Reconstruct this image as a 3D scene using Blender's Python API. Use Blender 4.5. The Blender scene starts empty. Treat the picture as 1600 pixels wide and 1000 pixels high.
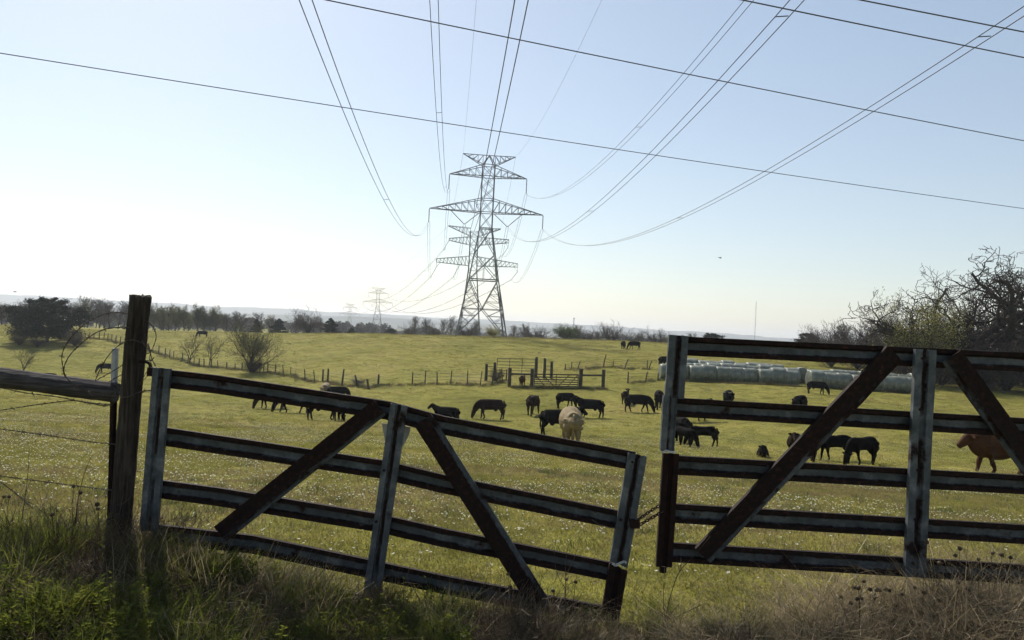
import bpy, bmesh, math, random
import numpy as np
from mathutils import Vector, Matrix, Quaternion

# ------------------------------------------------------------------ camera, sky, sun, exposure
scene = bpy.context.scene
COL = scene.collection
F = 1155.0                      # focal length in pixels of the 1600 px wide photograph
EYE = 1.65
ROLL = math.radians(2.85)
PITCH = math.radians(0.595)
cam_d = bpy.data.cameras.new('camera')
cam_d.sensor_width = 36.0
cam_d.lens = F / 1600.0 * 36.0
cam_d.clip_start = 0.05
cam_d.clip_end = 20000.0
cam = bpy.data.objects.new('camera', cam_d)
COL.objects.link(cam)
_f = Vector((0, math.cos(PITCH), math.sin(PITCH)))
_u0 = Vector((0, -math.sin(PITCH), math.cos(PITCH)))
_r0 = Vector((1, 0, 0))
_up = _u0 * math.cos(ROLL) - _r0 * math.sin(ROLL)
_rt = _r0 * math.cos(ROLL) + _u0 * math.sin(ROLL)
_m = Matrix((( _rt.x, _up.x, -_f.x, 0), (_rt.y, _up.y, -_f.y, 0), (_rt.z, _up.z, -_f.z, EYE), (0, 0, 0, 1)))
cam.matrix_world = _m
scene.camera = cam

SUN_AZ = math.radians(-29.0)    # left of the viewing direction, ahead of the camera
SUN_EL = math.radians(43.0)
world = bpy.data.worlds.new('World')
scene.world = world
world.use_nodes = True
_nt = world.node_tree
_bg = _nt.nodes['Background']
_sky = _nt.nodes.new('ShaderNodeTexSky')
_sky.sky_type = 'NISHITA'
_sky.sun_disc = False
_sky.sun_elevation = SUN_EL
_sky.sun_rotation = SUN_AZ
_sky.altitude = 150.0
_sky.air_density = 1.15
_sky.dust_density = 0.6
_sky.ozone_density = 1.3
_hs = _nt.nodes.new('ShaderNodeHueSaturation')      # hazy spring air: a paler blue all round
_hs.inputs['Saturation'].default_value = 0.92
_gm = _nt.nodes.new('ShaderNodeGamma')
_gm.inputs['Gamma'].default_value = 0.76
_nt.links.new(_sky.outputs[0], _hs.inputs['Color'])
_nt.links.new(_hs.outputs[0], _gm.inputs['Color'])
_nt.links.new(_gm.outputs[0], _bg.inputs[0])
_bg.inputs[1].default_value = 0.140
sun_d = bpy.data.lights.new('sun', 'SUN')
sun_d.energy = 4.6
sun_d.angle = math.radians(0.6)
sun_d.color = (1.0, 0.93, 0.82)
sun = bpy.data.objects.new('sun', sun_d)
COL.objects.link(sun)
SUN_DIR = Vector((math.sin(SUN_AZ) * math.cos(SUN_EL), math.cos(SUN_AZ) * math.cos(SUN_EL), math.sin(SUN_EL)))
sun.rotation_euler = SUN_DIR.to_track_quat('Z', 'Y').to_euler()
sun.location = (-20, 30, 40)
vs = scene.view_settings
vs.view_transform = 'Standard'
vs.look = 'None'
vs.exposure = 0.49
vs.gamma = 1.0
vs.use_curve_mapping = False
scene.render.engine = 'CYCLES'
scene.cycles.use_denoising = True
scene.cycles.max_bounces = 5
scene.cycles.use_adaptive_sampling = True
scene.cycles.adaptive_threshold = 0.03
scene.cycles.transparent_max_bounces = 8
scene.cycles.volume_bounces = 0
HAZE_DENSITY = 0.0002

# ------------------------------------------------------------------ helpers
def ray(px, py):
    return _f + _rt * ((px - 800.0) / F) + _up * ((500.0 - py) / F)

def PX(px, py, Y):
    d = ray(px, py)
    t = Y / d.y
    return Vector((d.x * t, Y, EYE + d.z * t))

def smooth(a, b, x):
    t = np.clip((np.asarray(x, float) - a) / (b - a), 0, 1)
    return t * t * (3 - 2 * t)

def hermite(xs, ys, x):
    xs = np.asarray(xs, float); ys = np.asarray(ys, float)
    h = np.diff(xs); dl = np.diff(ys) / h
    m = np.zeros_like(ys)
    for i in range(1, len(xs) - 1):
        if dl[i - 1] * dl[i] > 0:
            w1 = 2 * h[i] + h[i - 1]; w2 = h[i] + 2 * h[i - 1]
            m[i] = (w1 + w2) / (w1 / dl[i - 1] + w2 / dl[i])
    m[0] = dl[0]; m[-1] = dl[-1]
    x = np.clip(x, xs[0], xs[-1])
    k = np.clip(np.searchsorted(xs, x) - 1, 0, len(xs) - 2)
    t = (x - xs[k]) / h[k]
    return ((2*t**3 - 3*t**2 + 1) * ys[k] + (t**3 - 2*t**2 + t) * h[k] * m[k]
            + (-2*t**3 + 3*t**2) * ys[k+1] + (t**3 - t**2) * h[k] * m[k+1])

# terrain: profiles (distance, height relative to the eye) on a fan of bearings
NEAR = [(-60, -1.7), (0, -1.66), (4.4, -1.69), (10, -2.3)]
FAR = [(620, -11), (900, -19), (1500, -25), (3000, -26), (9000, -26)]
PROF = [
 (-1.1,  NEAR + [(28, -4.6), (55, -7.2), (95, -9.3), (118, -7.4), (132, -6.3), (170, -5.4), (230, -9), (300, -12)] + FAR),
 (-.693, NEAR + [(28, -4.6), (55, -7.2), (95, -9.3), (118, -7.2), (132, -6.1), (170, -5.3), (230, -9), (300, -12)] + FAR),
 (-.52,  NEAR + [(28, -4.55), (55, -7.2), (98, -8.8), (118, -6.9), (132, -5.8), (172, -5.0), (230, -8.5), (300, -12)] + FAR),
 (-.346, NEAR + [(28, -4.5), (55, -7.1), (80, -7.9), (98, -7.5), (130, -5.6), (165, -4.0), (230, -7.5), (300, -12)] + FAR),
 (-.173, NEAR + [(28, -4.5), (55, -7.0), (75, -6.75), (110, -4.8), (157, -2.75), (230, -6.5), (300, -11)] + FAR),
 (0.,    NEAR + [(28, -4.5), (55, -6.9), (72, -5.6), (100, -4.0), (152, -2.05), (230, -6), (300, -11)] + FAR),
 (.173,  NEAR + [(28, -4.5), (45, -5.9), (60, -6.2), (74, -5.1), (130, -2.65), (146, -1.6), (230, -6), (300, -11)] + FAR),
 (.381,  NEAR + [(28, -4.7), (46, -5.6), (68, -5.0), (83, -4.7), (110, -3.5), (142, -1.6), (230, -6), (300, -11)] + FAR),
 (.606,  NEAR + [(28, -4.8), (50, -5.5), (90, -4.6), (120, -4.0), (150, -2.6), (230, -6), (300, -11)] + FAR),
 (1.2,   NEAR + [(28, -4.8), (50, -5.5), (90, -4.6), (120, -4.0), (150, -2.6), (230, -6), (300, -11)] + FAR),
]
PU = np.array([p[0] for p in PROF])

def vnoise(x, y, seed):
    """cheap smooth value noise"""
    xi = np.floor(x).astype(np.int64); yi = np.floor(y).astype(np.int64)
    fx = x - xi; fy = y - yi
    fx = fx*fx*(3-2*fx); fy = fy*fy*(3-2*fy)
    def h(a, b):
        n = (a * 374761393 + b * 668265263 + seed * 974634) & 0x7fffffff
        n = ((n ^ (n >> 13)) * 1274126177) & 0x7fffffff
        return ((n ^ (n >> 16)) & 0xffff) / 65535.0
    return (h(xi, yi)*(1-fx) + h(xi+1, yi)*fx)*(1-fy) + (h(xi, yi+1)*(1-fx) + h(xi+1, yi+1)*fx)*fy

def terrain(x, y):
    x = np.atleast_1d(np.asarray(x, float)); y = np.atleast_1d(np.asarray(y, float))
    x, y = np.broadcast_arrays(x, y)
    u = np.clip(x / np.maximum(y, 20.0), PU[0], PU[-1] - 1e-6)
    Z = np.stack([hermite([a for a, b in p], [b for a, b in p], y) for _, p in PROF])
    k = np.clip(np.searchsorted(PU, u, side='right') - 1, 0, len(PU) - 2)
    t = (u - PU[k]) / (PU[k+1] - PU[k])
    idx = np.arange(x.size).reshape(x.shape)
    Zf = Z.reshape(len(PU), -1); kf = k.ravel(); n = np.arange(kf.size)
    z0 = Zf[kf, n]; z1 = Zf[kf+1, n]
    tt = t.ravel(); tt = tt*tt*(3-2*tt)*0.6 + tt*0.4
    z = (z0*(1-tt) + z1*tt).reshape(x.shape) + EYE
    far = smooth(8, 40, y) * (1 - smooth(120, 150, y))
    z = z + (vnoise(x/9.0, y/9.0, 3) - .5) * .22 * far + (vnoise(x/2.6, y/2.6, 5) - .5) * .07 * smooth(6, 20, y) * (1 - smooth(120, 160, y))
    z = z + (vnoise(x/.7, y/.7, 9) - .5) * .05 * (1 - smooth(15, 30, y))
    # the bank of weeds at the foot of the gate post, and the rise at the right edge
    z = z + .22 * smooth(-1.0, -2.3, x) * smooth(2.6, 3.7, y) * (1 - smooth(4.5, 6.0, y))
    z = z + .16 * smooth(1.6, 3.0, x) * smooth(2.6, 3.6, y) * (1 - smooth(4.4, 5.6, y))
    return z

def tz(x, y):
    return float(terrain(x, y)[0])

def ground_hit(px, py, y0=5.0, y1=420.0):
    d = ray(px, py)
    ys = np.concatenate([np.linspace(y0, 60, 600), np.linspace(60.2, y1, 1200)])
    xs = d.x / d.y * ys; zs = EYE + d.z / d.y * ys
    g = terrain(xs, ys)
    b = np.nonzero(zs <= g)[0]
    if len(b) == 0:
        k = int(np.argmin(zs - g))
    else:
        k = int(b[0])
    return Vector((xs[k], ys[k], float(g[k])))

def at_depth(px, Y):
    """the ground point seen at column px at distance Y"""
    x = (px - 800.0) / F * Y
    for _ in range(6):
        z = tz(x, Y)
        # column of the point for this height
        d = Vector((x, Y, z - EYE))
        cx = d.dot(_rt) / d.dot(_f) * F + 800
        x += (px - cx) / F * Y
    return Vector((x, Y, tz(x, Y)))

class MB:
    def __init__(self):
        self.v = []; self.f = []; self.uv = None; self.mi = []
    def add(self, verts, faces, mi=0):
        o = len(self.v)
        self.v.extend([tuple(p) for p in verts])
        self.f.extend([tuple(i + o for i in q) for q in faces])
        self.mi.extend([mi] * len(faces))
    def box(self, c, s, rot=None):
        c = Vector(c); hx, hy, hz = s[0]/2, s[1]/2, s[2]/2
        P = [Vector((a*hx, b*hy, e*hz)) for e in (-1, 1) for b in (-1, 1) for a in (-1, 1)]
        if rot is not None: P = [rot @ p for p in P]
        self.add([c + p for p in P], [(0,2,3,1), (4,5,7,6), (0,1,5,4), (2,6,7,3), (0,4,6,2), (1,3,7,5)])
    def bar(self, a, b, w, d=None):
        """square bar from a to b"""
        a = Vector(a); b = Vector(b); d = w if d is None else d
        t = (b - a).normalized()
        ref = Vector((0, 0, 1)) if abs(t.z) < .9 else Vector((0, 1, 0))
        s = t.cross(ref).normalized() * (w/2); n = s.cross(t).normalized() * (d/2)
        P = [a-s-n, a+s-n, a+s+n, a-s+n, b-s-n, b+s-n, b+s+n, b-s+n]
        self.add(P, [(0,3,2,1), (4,5,6,7), (0,1,5,4), (1,2,6,5), (2,3,7,6), (3,0,4,7)])
    def tube(self, pts, rad, n=6, cap=True, mi=0):
        pts = np.array([tuple(p) for p in pts], float)
        m = len(pts)
        rad = np.broadcast_to(np.asarray(rad, float), (m,))
        t = np.gradient(pts, axis=0)
        t /= np.maximum(np.linalg.norm(t, axis=1, keepdims=True), 1e-9)
        ref = np.array([0., 0., 1.]) if abs(t[0][2]) < .85 else np.array([1., 0., 0.])
        V = []
        s = np.cross(t[0], ref)
        s /= np.linalg.norm(s)
        for i in range(m):
            s = s - t[i] * s.dot(t[i]); s /= max(np.linalg.norm(s), 1e-9)
            b = np.cross(t[i], s)
            for k in range(n):
                a = 2 * math.pi * k / n
                V.append(pts[i] + (s * math.cos(a) + b * math.sin(a)) * rad[i])
        Fc = []
        for i in range(m - 1):
            for k in range(n):
                k2 = (k + 1) % n
                Fc.append((i*n + k, i*n + k2, (i+1)*n + k2, (i+1)*n + k))
        if cap:
            Fc.append(tuple(range(n - 1, -1, -1)))
            Fc.append(tuple((m-1)*n + k for k in range(n)))
        self.add(V, Fc, mi)
    def mesh(self, name, mats, smooth_shade=False):
        me = bpy.data.meshes.new(name)
        me.from_pydata(self.v, [], self.f)
        for m in (mats if isinstance(mats, (list, tuple)) else [mats]):
            me.materials.append(m)
        if any(self.mi):
            me.polygons.foreach_set('material_index', self.mi)
        if smooth_shade:
            me.polygons.foreach_set('use_smooth', [True] * len(me.polygons))
        me.update()
        return me
    def build(self, name, mats, parent=None, smooth_shade=False):
        return link(name, self.mesh(name, mats, smooth_shade), parent)

def link(name, me, parent=None):
    o = bpy.data.objects.new(name, me)
    COL.objects.link(o)
    if parent is not None: o.parent = parent
    return o

def tag(o, label=None, cat=None, group=None, kind=None):
    if label: o['label'] = label
    if cat: o['category'] = cat
    if group: o['group'] = group
    if kind: o['kind'] = kind
    return o

def thing(name, label, cat, loc=(0, 0, 0), rz=0.0, group=None):
    o = bpy.data.objects.new(name, None)
    o.empty_display_size = .2
    COL.objects.link(o)
    o.location = loc; o.rotation_euler = (0, 0, rz)
    return tag(o, label, cat, group)

def copy_tree(o, parent=None):
    c = o.copy(); COL.objects.link(c); c.parent = parent
    for ch in o.children: copy_tree(ch, c)
    return c

# ------------------------------------------------------------------ materials
def new_mat(name):
    m = bpy.data.materials.new(name); m.use_nodes = True
    nt = m.node_tree
    for n in list(nt.nodes):
        if n.type != 'OUTPUT_MATERIAL': nt.nodes.remove(n)
    return m, nt, nt.nodes['Material Output']

def N(nt, typ, **kw):
    n = nt.nodes.new(typ)
    for k, v in kw.items(): setattr(n, k, v)
    return n

def noise(nt, vec, scale, detail=3, rough=.55, dist=0.0):
    n = N(nt, 'ShaderNodeTexNoise')
    n.inputs['Scale'].default_value = scale; n.inputs['Detail'].default_value = detail
    n.inputs['Roughness'].default_value = rough; n.inputs['Distortion'].default_value = dist
    if vec is not None: nt.links.new(vec, n.inputs['Vector'])
    return n.outputs['Fac']

def ramp(nt, fac, stops, interp='LINEAR'):
    r = N(nt, 'ShaderNodeValToRGB'); cr = r.color_ramp; cr.interpolation = interp
    while len(cr.elements) < len(stops): cr.elements.new(.5)
    for e, (p, c) in zip(cr.elements, stops):
        e.position = p; e.color = (c[0], c[1], c[2], 1) if not isinstance(c, float) else (c, c, c, 1)
    nt.links.new(fac, r.inputs['Fac'])
    return r.outputs['Color']

def mix(nt, fac, a, b):
    n = N(nt, 'ShaderNodeMix', data_type='RGBA')
    for s, v in ((n.inputs['Factor'], fac), (n.inputs['A'] if False else n.inputs[6], a), (n.inputs[7], b)):
        if hasattr(v, 'is_output') or isinstance(v, bpy.types.NodeSocket): nt.links.new(v, s)
        elif isinstance(v, (tuple, list)): s.default_value = (v[0], v[1], v[2], 1)
        else: s.default_value = v
    return n.outputs[2]

def math_n(nt, op, a, b=None):
    n = N(nt, 'ShaderNodeMath', operation=op)
    for i, v in enumerate((a, b)):
        if v is None: continue
        if isinstance(v, bpy.types.NodeSocket): nt.links.new(v, n.inputs[i])
        else: n.inputs[i].default_value = v
    return n.outputs[0]

def vscale(nt, vec, s):
    n = N(nt, 'ShaderNodeMapping'); n.inputs['Scale'].default_value = s
    nt.links.new(vec, n.inputs['Vector'])
    return n.outputs[0]

def bsdf(nt, out, color, rough=.8, spec=.3, bump=None, bump_s=.3, bump_d=.01, metallic=0.0):
    p = N(nt, 'ShaderNodeBsdfPrincipled')
    if isinstance(color, bpy.types.NodeSocket): nt.links.new(color, p.inputs['Base Color'])
    else: p.inputs['Base Color'].default_value = (*color, 1)
    if isinstance(rough, bpy.types.NodeSocket): nt.links.new(rough, p.inputs['Roughness'])
    else: p.inputs['Roughness'].default_value = rough
    p.inputs['Specular IOR Level'].default_value = spec
    p.inputs['Metallic'].default_value = metallic
    if bump is not None:
        b = N(nt, 'ShaderNodeBump'); b.inputs['Strength'].default_value = bump_s; b.inputs['Distance'].default_value = bump_d
        nt.links.new(bump, b.inputs['Height']); nt.links.new(b.outputs[0], p.inputs['Normal'])
    nt.links.new(p.outputs[0], out.inputs['Surface'])
    return p

def simple_mat(name, c1, c2, scale=5.0, rough=.8, spec=.25, bump_s=.2, bump_d=.01, stretch=None):
    m, nt, out = new_mat(name)
    pos = N(nt, 'ShaderNodeTexCoord').outputs['Object']
    if stretch: pos = vscale(nt, pos, stretch)
    f = noise(nt, pos, scale, 4)
    col = ramp(nt, f, [(.3, c1), (.7, c2)])
    bsdf(nt, out, col, rough, spec, f, bump_s, bump_d)
    return m

def leaf_mat(name, c1, c2, trans=.45, rough=.6):
    """foliage: diffuse and translucent, colour differs from instance to instance"""
    m, nt, out = new_mat(name)
    at = N(nt, 'ShaderNodeAttribute', attribute_name='rnd')
    r = math_n(nt, 'FRACT', math_n(nt, 'ADD', N(nt, 'ShaderNodeObjectInfo').outputs['Random'], at.outputs['Fac']))
    pos = N(nt, 'ShaderNodeNewGeometry').outputs['Position']
    f = math_n(nt, 'ADD', math_n(nt, 'MULTIPLY', r, .5), math_n(nt, 'MULTIPLY', noise(nt, pos, 1.3, 3), .5))
    col = ramp(nt, f, [(.25, c1), (.75, c2)])
    d = N(nt, 'ShaderNodeBsdfDiffuse'); t = N(nt, 'ShaderNodeBsdfTranslucent')
    g = N(nt, 'ShaderNodeBsdfGlossy'); g.inputs['Roughness'].default_value = .45
    for q in (d, t): nt.links.new(col, q.inputs['Color'])
    g.inputs['Color'].default_value = (.5, .5, .5, 1)
    mx = N(nt, 'ShaderNodeMixShader'); mx.inputs[0].default_value = trans
    nt.links.new(d.outputs[0], mx.inputs[1]); nt.links.new(t.outputs[0], mx.inputs[2])
    m2 = N(nt, 'ShaderNodeMixShader'); m2.inputs[0].default_value = .04
    nt.links.new(mx.outputs[0], m2.inputs[1]); nt.links.new(g.outputs[0], m2.inputs[2])
    nt.links.new(m2.outputs[0], out.inputs['Surface'])
    return m

M = {}
def field_material():
    m, nt, out = new_mat('pasture')
    pos = N(nt, 'ShaderNodeNewGeometry').outputs['Position']
    n1 = noise(nt, pos, .09, 5, .6); n2 = noise(nt, pos, .9, 5, .65); n3 = noise(nt, pos, 9.0, 4, .7)
    f = math_n(nt, 'ADD', math_n(nt, 'MULTIPLY', n1, .45), math_n(nt, 'MULTIPLY', n2, .35))
    f = math_n(nt, 'ADD', f, math_n(nt, 'MULTIPLY', n3, .2))
    c = ramp(nt, f, [(.36, (.095, .10, .019)), (.46, (.16, .156, .030)), (.54, (.215, .195, .045)), (.66, (.22, .17, .065))])
    n4 = noise(nt, pos, 2.2, 5, .7)
    c = mix(nt, ramp(nt, n4, [(.52, 0.0), (.68, .85)]), c, (.085, .065, .032))
    n5 = noise(nt, vscale(nt, pos, (.35, 1.6, 1)), .35, 5, .65)
    c = mix(nt, ramp(nt, n5, [(.55, 0.0), (.70, .42)]), c, (.07, .08, .016))
    hb = math_n(nt, 'ADD', math_n(nt, 'MULTIPLY', n2, .5), math_n(nt, 'MULTIPLY', n3, .3))
    bsdf(nt, out, c, .95, .05, hb, 1.0, .12)
    return m
M['field'] = field_material()
M['hill'] = None

def hill_material():
    m, nt, out = new_mat('wooded_hills')
    pos = N(nt, 'ShaderNodeNewGeometry').outputs['Position']
    n1 = noise(nt, vscale(nt, pos, (1, .5, 3)), .006, 6, .65); n2 = noise(nt, pos, .05, 4, .7)
    f = math_n(nt, 'ADD', math_n(nt, 'MULTIPLY', n1, .6), math_n(nt, 'MULTIPLY', n2, .4))
    c = ramp(nt, f, [(.38, (.03, .045, .035)), (.5, (.06, .07, .05)), (.62, (.14, .13, .09))])
    bsdf(nt, out, c, 1.0, 0.0, n2, 1.0, 6.0)
    return m
M['hill'] = hill_material()

def gate_material(name, bands, rust_bias=0.0, k=1.0):
    """painted roll-formed steel that rusts along its own ribs: bands = ramp over the section"""
    m, nt, out = new_mat(name)
    uv = N(nt, 'ShaderNodeUVMap').outputs[0]
    sep = N(nt, 'ShaderNodeSeparateXYZ'); nt.links.new(uv, sep.inputs[0])
    pos = N(nt, 'ShaderNodeTexCoord').outputs['Object']
    n1 = noise(nt, pos, 7.0, 5, .65); n2 = noise(nt, pos, 38.0, 4, .7); n3 = noise(nt, pos, 2.2, 3, .6)
    j = math_n(nt, 'ADD', math_n(nt, 'MULTIPLY', math_n(nt, 'SUBTRACT', n1, .5), .30), math_n(nt, 'MULTIPLY', math_n(nt, 'SUBTRACT', n2, .5), .16))
    v = math_n(nt, 'ADD', sep.outputs['Y'], j)
    band = ramp(nt, v, bands)
    patch = ramp(nt, math_n(nt, 'ADD', math_n(nt, 'MULTIPLY', n1, .6), math_n(nt, 'MULTIPLY', n3, .5)), [(.60 - rust_bias, 0.0), (.68 - rust_bias, 1.0)])
    if k > 1.0:                              # on the uprights the groove rusts in stretches only
        band = math_n(nt, 'MULTIPLY', band, ramp(nt, noise(nt, pos, 3.1, 3, .6), [(.42, 0.0), (.52, 1.0)]))
    rustf = math_n(nt, 'MAXIMUM', band, patch)
    rust = ramp(nt, n2, [(.3, (.004, .0022, .002)), (.55, (.012, .005, .004)), (.72, (.05, .017, .011))])
    paint = ramp(nt, n1, [(.28, (.022*k, .027*k, .032*k)), (.5, (.055*k, .063*k, .072*k)), (.66, (.12*k, .13*k, .138*k)), (.78, (.22*k, .225*k, .225*k))])
    paint = mix(nt, ramp(nt, n2, [(.55, 0.0), (.8, .55)]), paint, (.022, .020, .019))
    c = mix(nt, rustf, paint, rust)
    rg = math_n(nt, 'ADD', math_n(nt, 'MULTIPLY', rustf, .3), .52)
    bsdf(nt, out, c, rg, .22, math_n(nt, 'SUBTRACT', n2, math_n(nt, 'MULTIPLY', rustf, .3)), .35, .003)
    return m
R = 1.0; Pn = 0.0
M['rail'] = gate_material('rusted_rail_paint', [(0.0, R), (.26, R), (.33, Pn), (.63, Pn), (.70, R), (1.0, R)])
M['stile'] = gate_material('rusted_stile_paint', [(0.0, Pn), (.40, Pn), (.46, R), (.60, R), (.66, Pn), (1.0, Pn)], -.03, 1.15)
M['brace'] = gate_material('rusted_brace_paint', [(0.0, R), (.74, R), (.82, Pn), (1.0, Pn)], .06)
M['rust'] = simple_mat('bare_rust', (.005, .0028, .0025), (.022, .009, .007), 18, .85, .2, .4, .004)

def wood_material(name, c1, c2, c3, sc=(1, 1, .06)):
    m, nt, out = new_mat(name)
    pos = N(nt, 'ShaderNodeTexCoord').outputs['Object']
    s = vscale(nt, pos, sc)
    a = noise(nt, s, 60, 5, .65, .4); b = noise(nt, pos, 5, 4)
    f = math_n(nt, 'ADD', math_n(nt, 'MULTIPLY', a, .7), math_n(nt, 'MULTIPLY', b, .3))
    c = ramp(nt, f, [(.36, c1), (.5, c2), (.68, c3)])
    bsdf(nt, out, c, .9, .1, a, .9, .008)
    return m
M['post'] = wood_material('weathered_post_wood', (.014, .011, .009), (.038, .031, .026), (.085, .072, .06))
M['log'] = wood_material('weathered_log_wood', (.02, .018, .018), (.055, .05, .05), (.115, .107, .104), (.06, 1, 1))
M['farpost'] = simple_mat('old_fence_wood', (.035, .028, .024), (.09, .075, .06), 6)
M['steel'] = simple_mat('tower_galvanised_steel', (.10, .105, .11), (.17, .175, .18), 2.0, .6, .4, .0)
M['wire'] = simple_mat('rusty_wire', (.03, .022, .018), (.08, .055, .04), 40, .7, .3)
M['cable'] = simple_mat('dull_conductor', (.05, .05, .055), (.09, .09, .095), 1.0, .6, .3, .0)
M['glassins'] = simple_mat('insulator_glaze', (.07, .06, .055), (.14, .12, .11), 3.0, .35, .5, .0)
M['tpost'] = simple_mat('galvanised_post', (.30, .31, .31), (.48, .49, .48), 14, .5, .5, .2)
M['blackcow'] = simple_mat('black_hide', (.003, .0027, .0027), (.007, .006, .0055), 3.0, .8, .03, .2, .01)
M['brownblack'] = simple_mat('dark_brown_hide', (.008, .0055, .005), (.028, .016, .011), 2.0, .8, .04, .2, .01)
M['cream'] = simple_mat('cream_hide', (.14, .105, .052), (.26, .20, .108), 3.5, .8, .2, .3, .01)
M['redcow'] = simple_mat('red_brown_hide', (.036, .015, .0065), (.07, .028, .011), 2.5, .75, .1, .2, .01)
M['horn'] = simple_mat('horn', (.20, .17, .13), (.35, .31, .25), 6, .5)
M['bark'] = simple_mat('grey_bark', (.022, .018, .016), (.065, .055, .048), 5.0, .95, .05, .5, .03)
M['twig'] = simple_mat('twig_bark', (.05, .042, .036), (.10, .085, .07), 1.0, .95, .05, .0)
M['cedar'] = leaf_mat('cedar_needles', (.007, .013, .008), (.024, .034, .016), .12)
M['bud'] = leaf_mat('spring_buds', (.22, .22, .06), (.38, .36, .12), .55)
M['haze_leaf'] = leaf_mat('thin_spring_leaves', (.075, .085, .032), (.16, .16, .06), .45)
M['greenbush'] = leaf_mat('bush_leaves', (.03, .055, .016), (.08, .12, .03), .4)
M['oakdark'] = leaf_mat('brush_twigs_dark', (.03, .026, .022), (.07, .06, .045), .15)
M['grass'] = leaf_mat('short_grass', (.115, .12, .024), (.275, .24, .066), .58)
M['grass_dry'] = leaf_mat('straw_grass', (.13, .095, .042), (.28, .215, .10), .4)
M['tan'] = leaf_mat('tan_grass', (.18, .14, .085), (.40, .32, .20), .4)
M['weed_brown'] = leaf_mat('dead_weed', (.05, .036, .024), (.15, .105, .062), .35)
M['weed_green'] = leaf_mat('green_weed', (.06, .085, .012), (.19, .205, .034), .55)
M['petal'] = leaf_mat('white_petal', (.60, .60, .46), (.80, .80, .70), .4)
M['eye'] = simple_mat('flower_eye', (.35, .28, .05), (.5, .4, .08), 20)

def bale_material():
    m, nt, out = new_mat('net_wrapped_hay')
    pos = N(nt, 'ShaderNodeTexCoord').outputs['Object']
    a = noise(nt, vscale(nt, pos, (6, 1, 1)), 4, 5, .6); b = noise(nt, pos, 2, 4)
    f = math_n(nt, 'ADD', math_n(nt, 'MULTIPLY', a, .5), math_n(nt, 'MULTIPLY', b, .5))
    c = ramp(nt, f, [(.35, (.06, .068, .05)), (.5, (.125, .135, .10)), (.7, (.26, .275, .215))])
    bsdf(nt, out, c, .42, .55, a, .7, .05)
    return m
M['bale'] = bale_material()

# ------------------------------------------------------------------ ground and hills
def build_ground():
    tx = np.linspace(-8.1, 8.1, 380); xs = 3.0 * np.sinh(tx) * (6500 / (3 * math.sinh(8.1)))
    ty = np.linspace(-3.0, 8.2, 400); ys = 3.0 * np.sinh(ty) * (7000 / (3 * math.sinh(8.2))) + 3.6
    X, Y = np.meshgrid(xs, ys)
    Z = terrain(X, Y)
    nx, ny = len(xs), len(ys)
    V = np.stack([X.ravel(), Y.ravel(), Z.ravel()], 1)
    i = np.arange(nx - 1)[None, :] + (np.arange(ny - 1) * nx)[:, None]
    Fq = np.stack([i, i + 1, i + 1 + nx, i + nx], -1).reshape(-1, 4)
    me = bpy.data.meshes.new('ground')
    me.from_pydata(V.tolist(), [], Fq.tolist())
    me.polygons.foreach_set('use_smooth', [True] * len(me.polygons))
    me.materials.append(M['field'])
    return tag(link('ground', me), kind='structure')
build_ground()

def build_hills(name, Y, tops, depth, seed, base=-40, extra=1.0):
    """a long wooded ridge: tops = (column, row) of its skyline"""
    xs = np.linspace(-1.9 * Y, 1.9 * Y, 420)
    cx = [PX(a, b, Y).x for a, b in tops]; cz = [PX(a, b, Y).z for a, b in tops]
    top = hermite(cx, cz, xs)
    top = top + (vnoise(xs / 260, xs * 0, seed) - .5) * 11 * extra + (vnoise(xs / 70, xs * 0, seed + 1) - .5) * 5 * extra + (vnoise(xs / 18, xs * 0, seed + 2) - .5) * 3 * extra
    rows = 14
    V = []
    for r in range(rows):
        t = r / (rows - 1)
        y = Y - depth * (1 - t)
        k = t * t * (3 - 2 * t)
        w = (vnoise(xs / 300 + 7, np.full_like(xs, y / 150), seed + 5) - .5) * 16 * math.sin(math.pi * t) * extra
        z = base + (top - base) * k + w
        V += list(zip(xs, np.full_like(xs, y), z))
    n = len(xs)
    V += list(zip(xs, np.full_like(xs, Y + 300), np.full_like(xs, base - 5)))
    rows += 1
    Fq = [(r*n + i, r*n + i + 1, (r+1)*n + i + 1, (r+1)*n + i) for r in range(rows - 1) for i in range(n - 1)]
    me = bpy.data.meshes.new(name); me.from_pydata(V, [], Fq)
    me.polygons.foreach_set('use_smooth', [True] * len(me.polygons))
    me.materials.append(M['hill'])
    return tag(link(name, me), kind='structure')
build_hills('hills', 5200, [(-900, 425), (-300, 448), (0, 460), (200, 470), (400, 481), (600, 491), (800, 501), (1000, 513), (1240, 528), (1600, 548), (2500, 594)], 1300, 11)
build_hills('hills', 3300, [(-900, 450), (-300, 470), (0, 479), (200, 486), (400, 492), (600, 497), (800, 509), (1000, 521), (1240, 534), (1600, 553), (2500, 596)], 700, 31, extra=.6)

def build_haze():
    m = bpy.data.materials.new('hazy_air'); m.use_nodes = True
    nt = m.node_tree
    for n in list(nt.nodes):
        if n.type != 'OUTPUT_MATERIAL': nt.nodes.remove(n)
    v = nt.nodes.new('ShaderNodeVolumePrincipled')
    v.inputs['Color'].default_value = (.86, .92, 1.0, 1)
    v.inputs['Density'].default_value = HAZE_DENSITY
    v.inputs['Anisotropy'].default_value = .35
    nt.links.new(v.outputs[0], nt.nodes['Material Output'].inputs['Volume'])
    b = MB(); b.box((0, 3400, 22), (14000, 7400, 136))
    o = b.build('haze', m)
    tag(o, kind='stuff'); o['label'] = 'pale blue haze in the air over the far hills'
build_haze()

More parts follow.
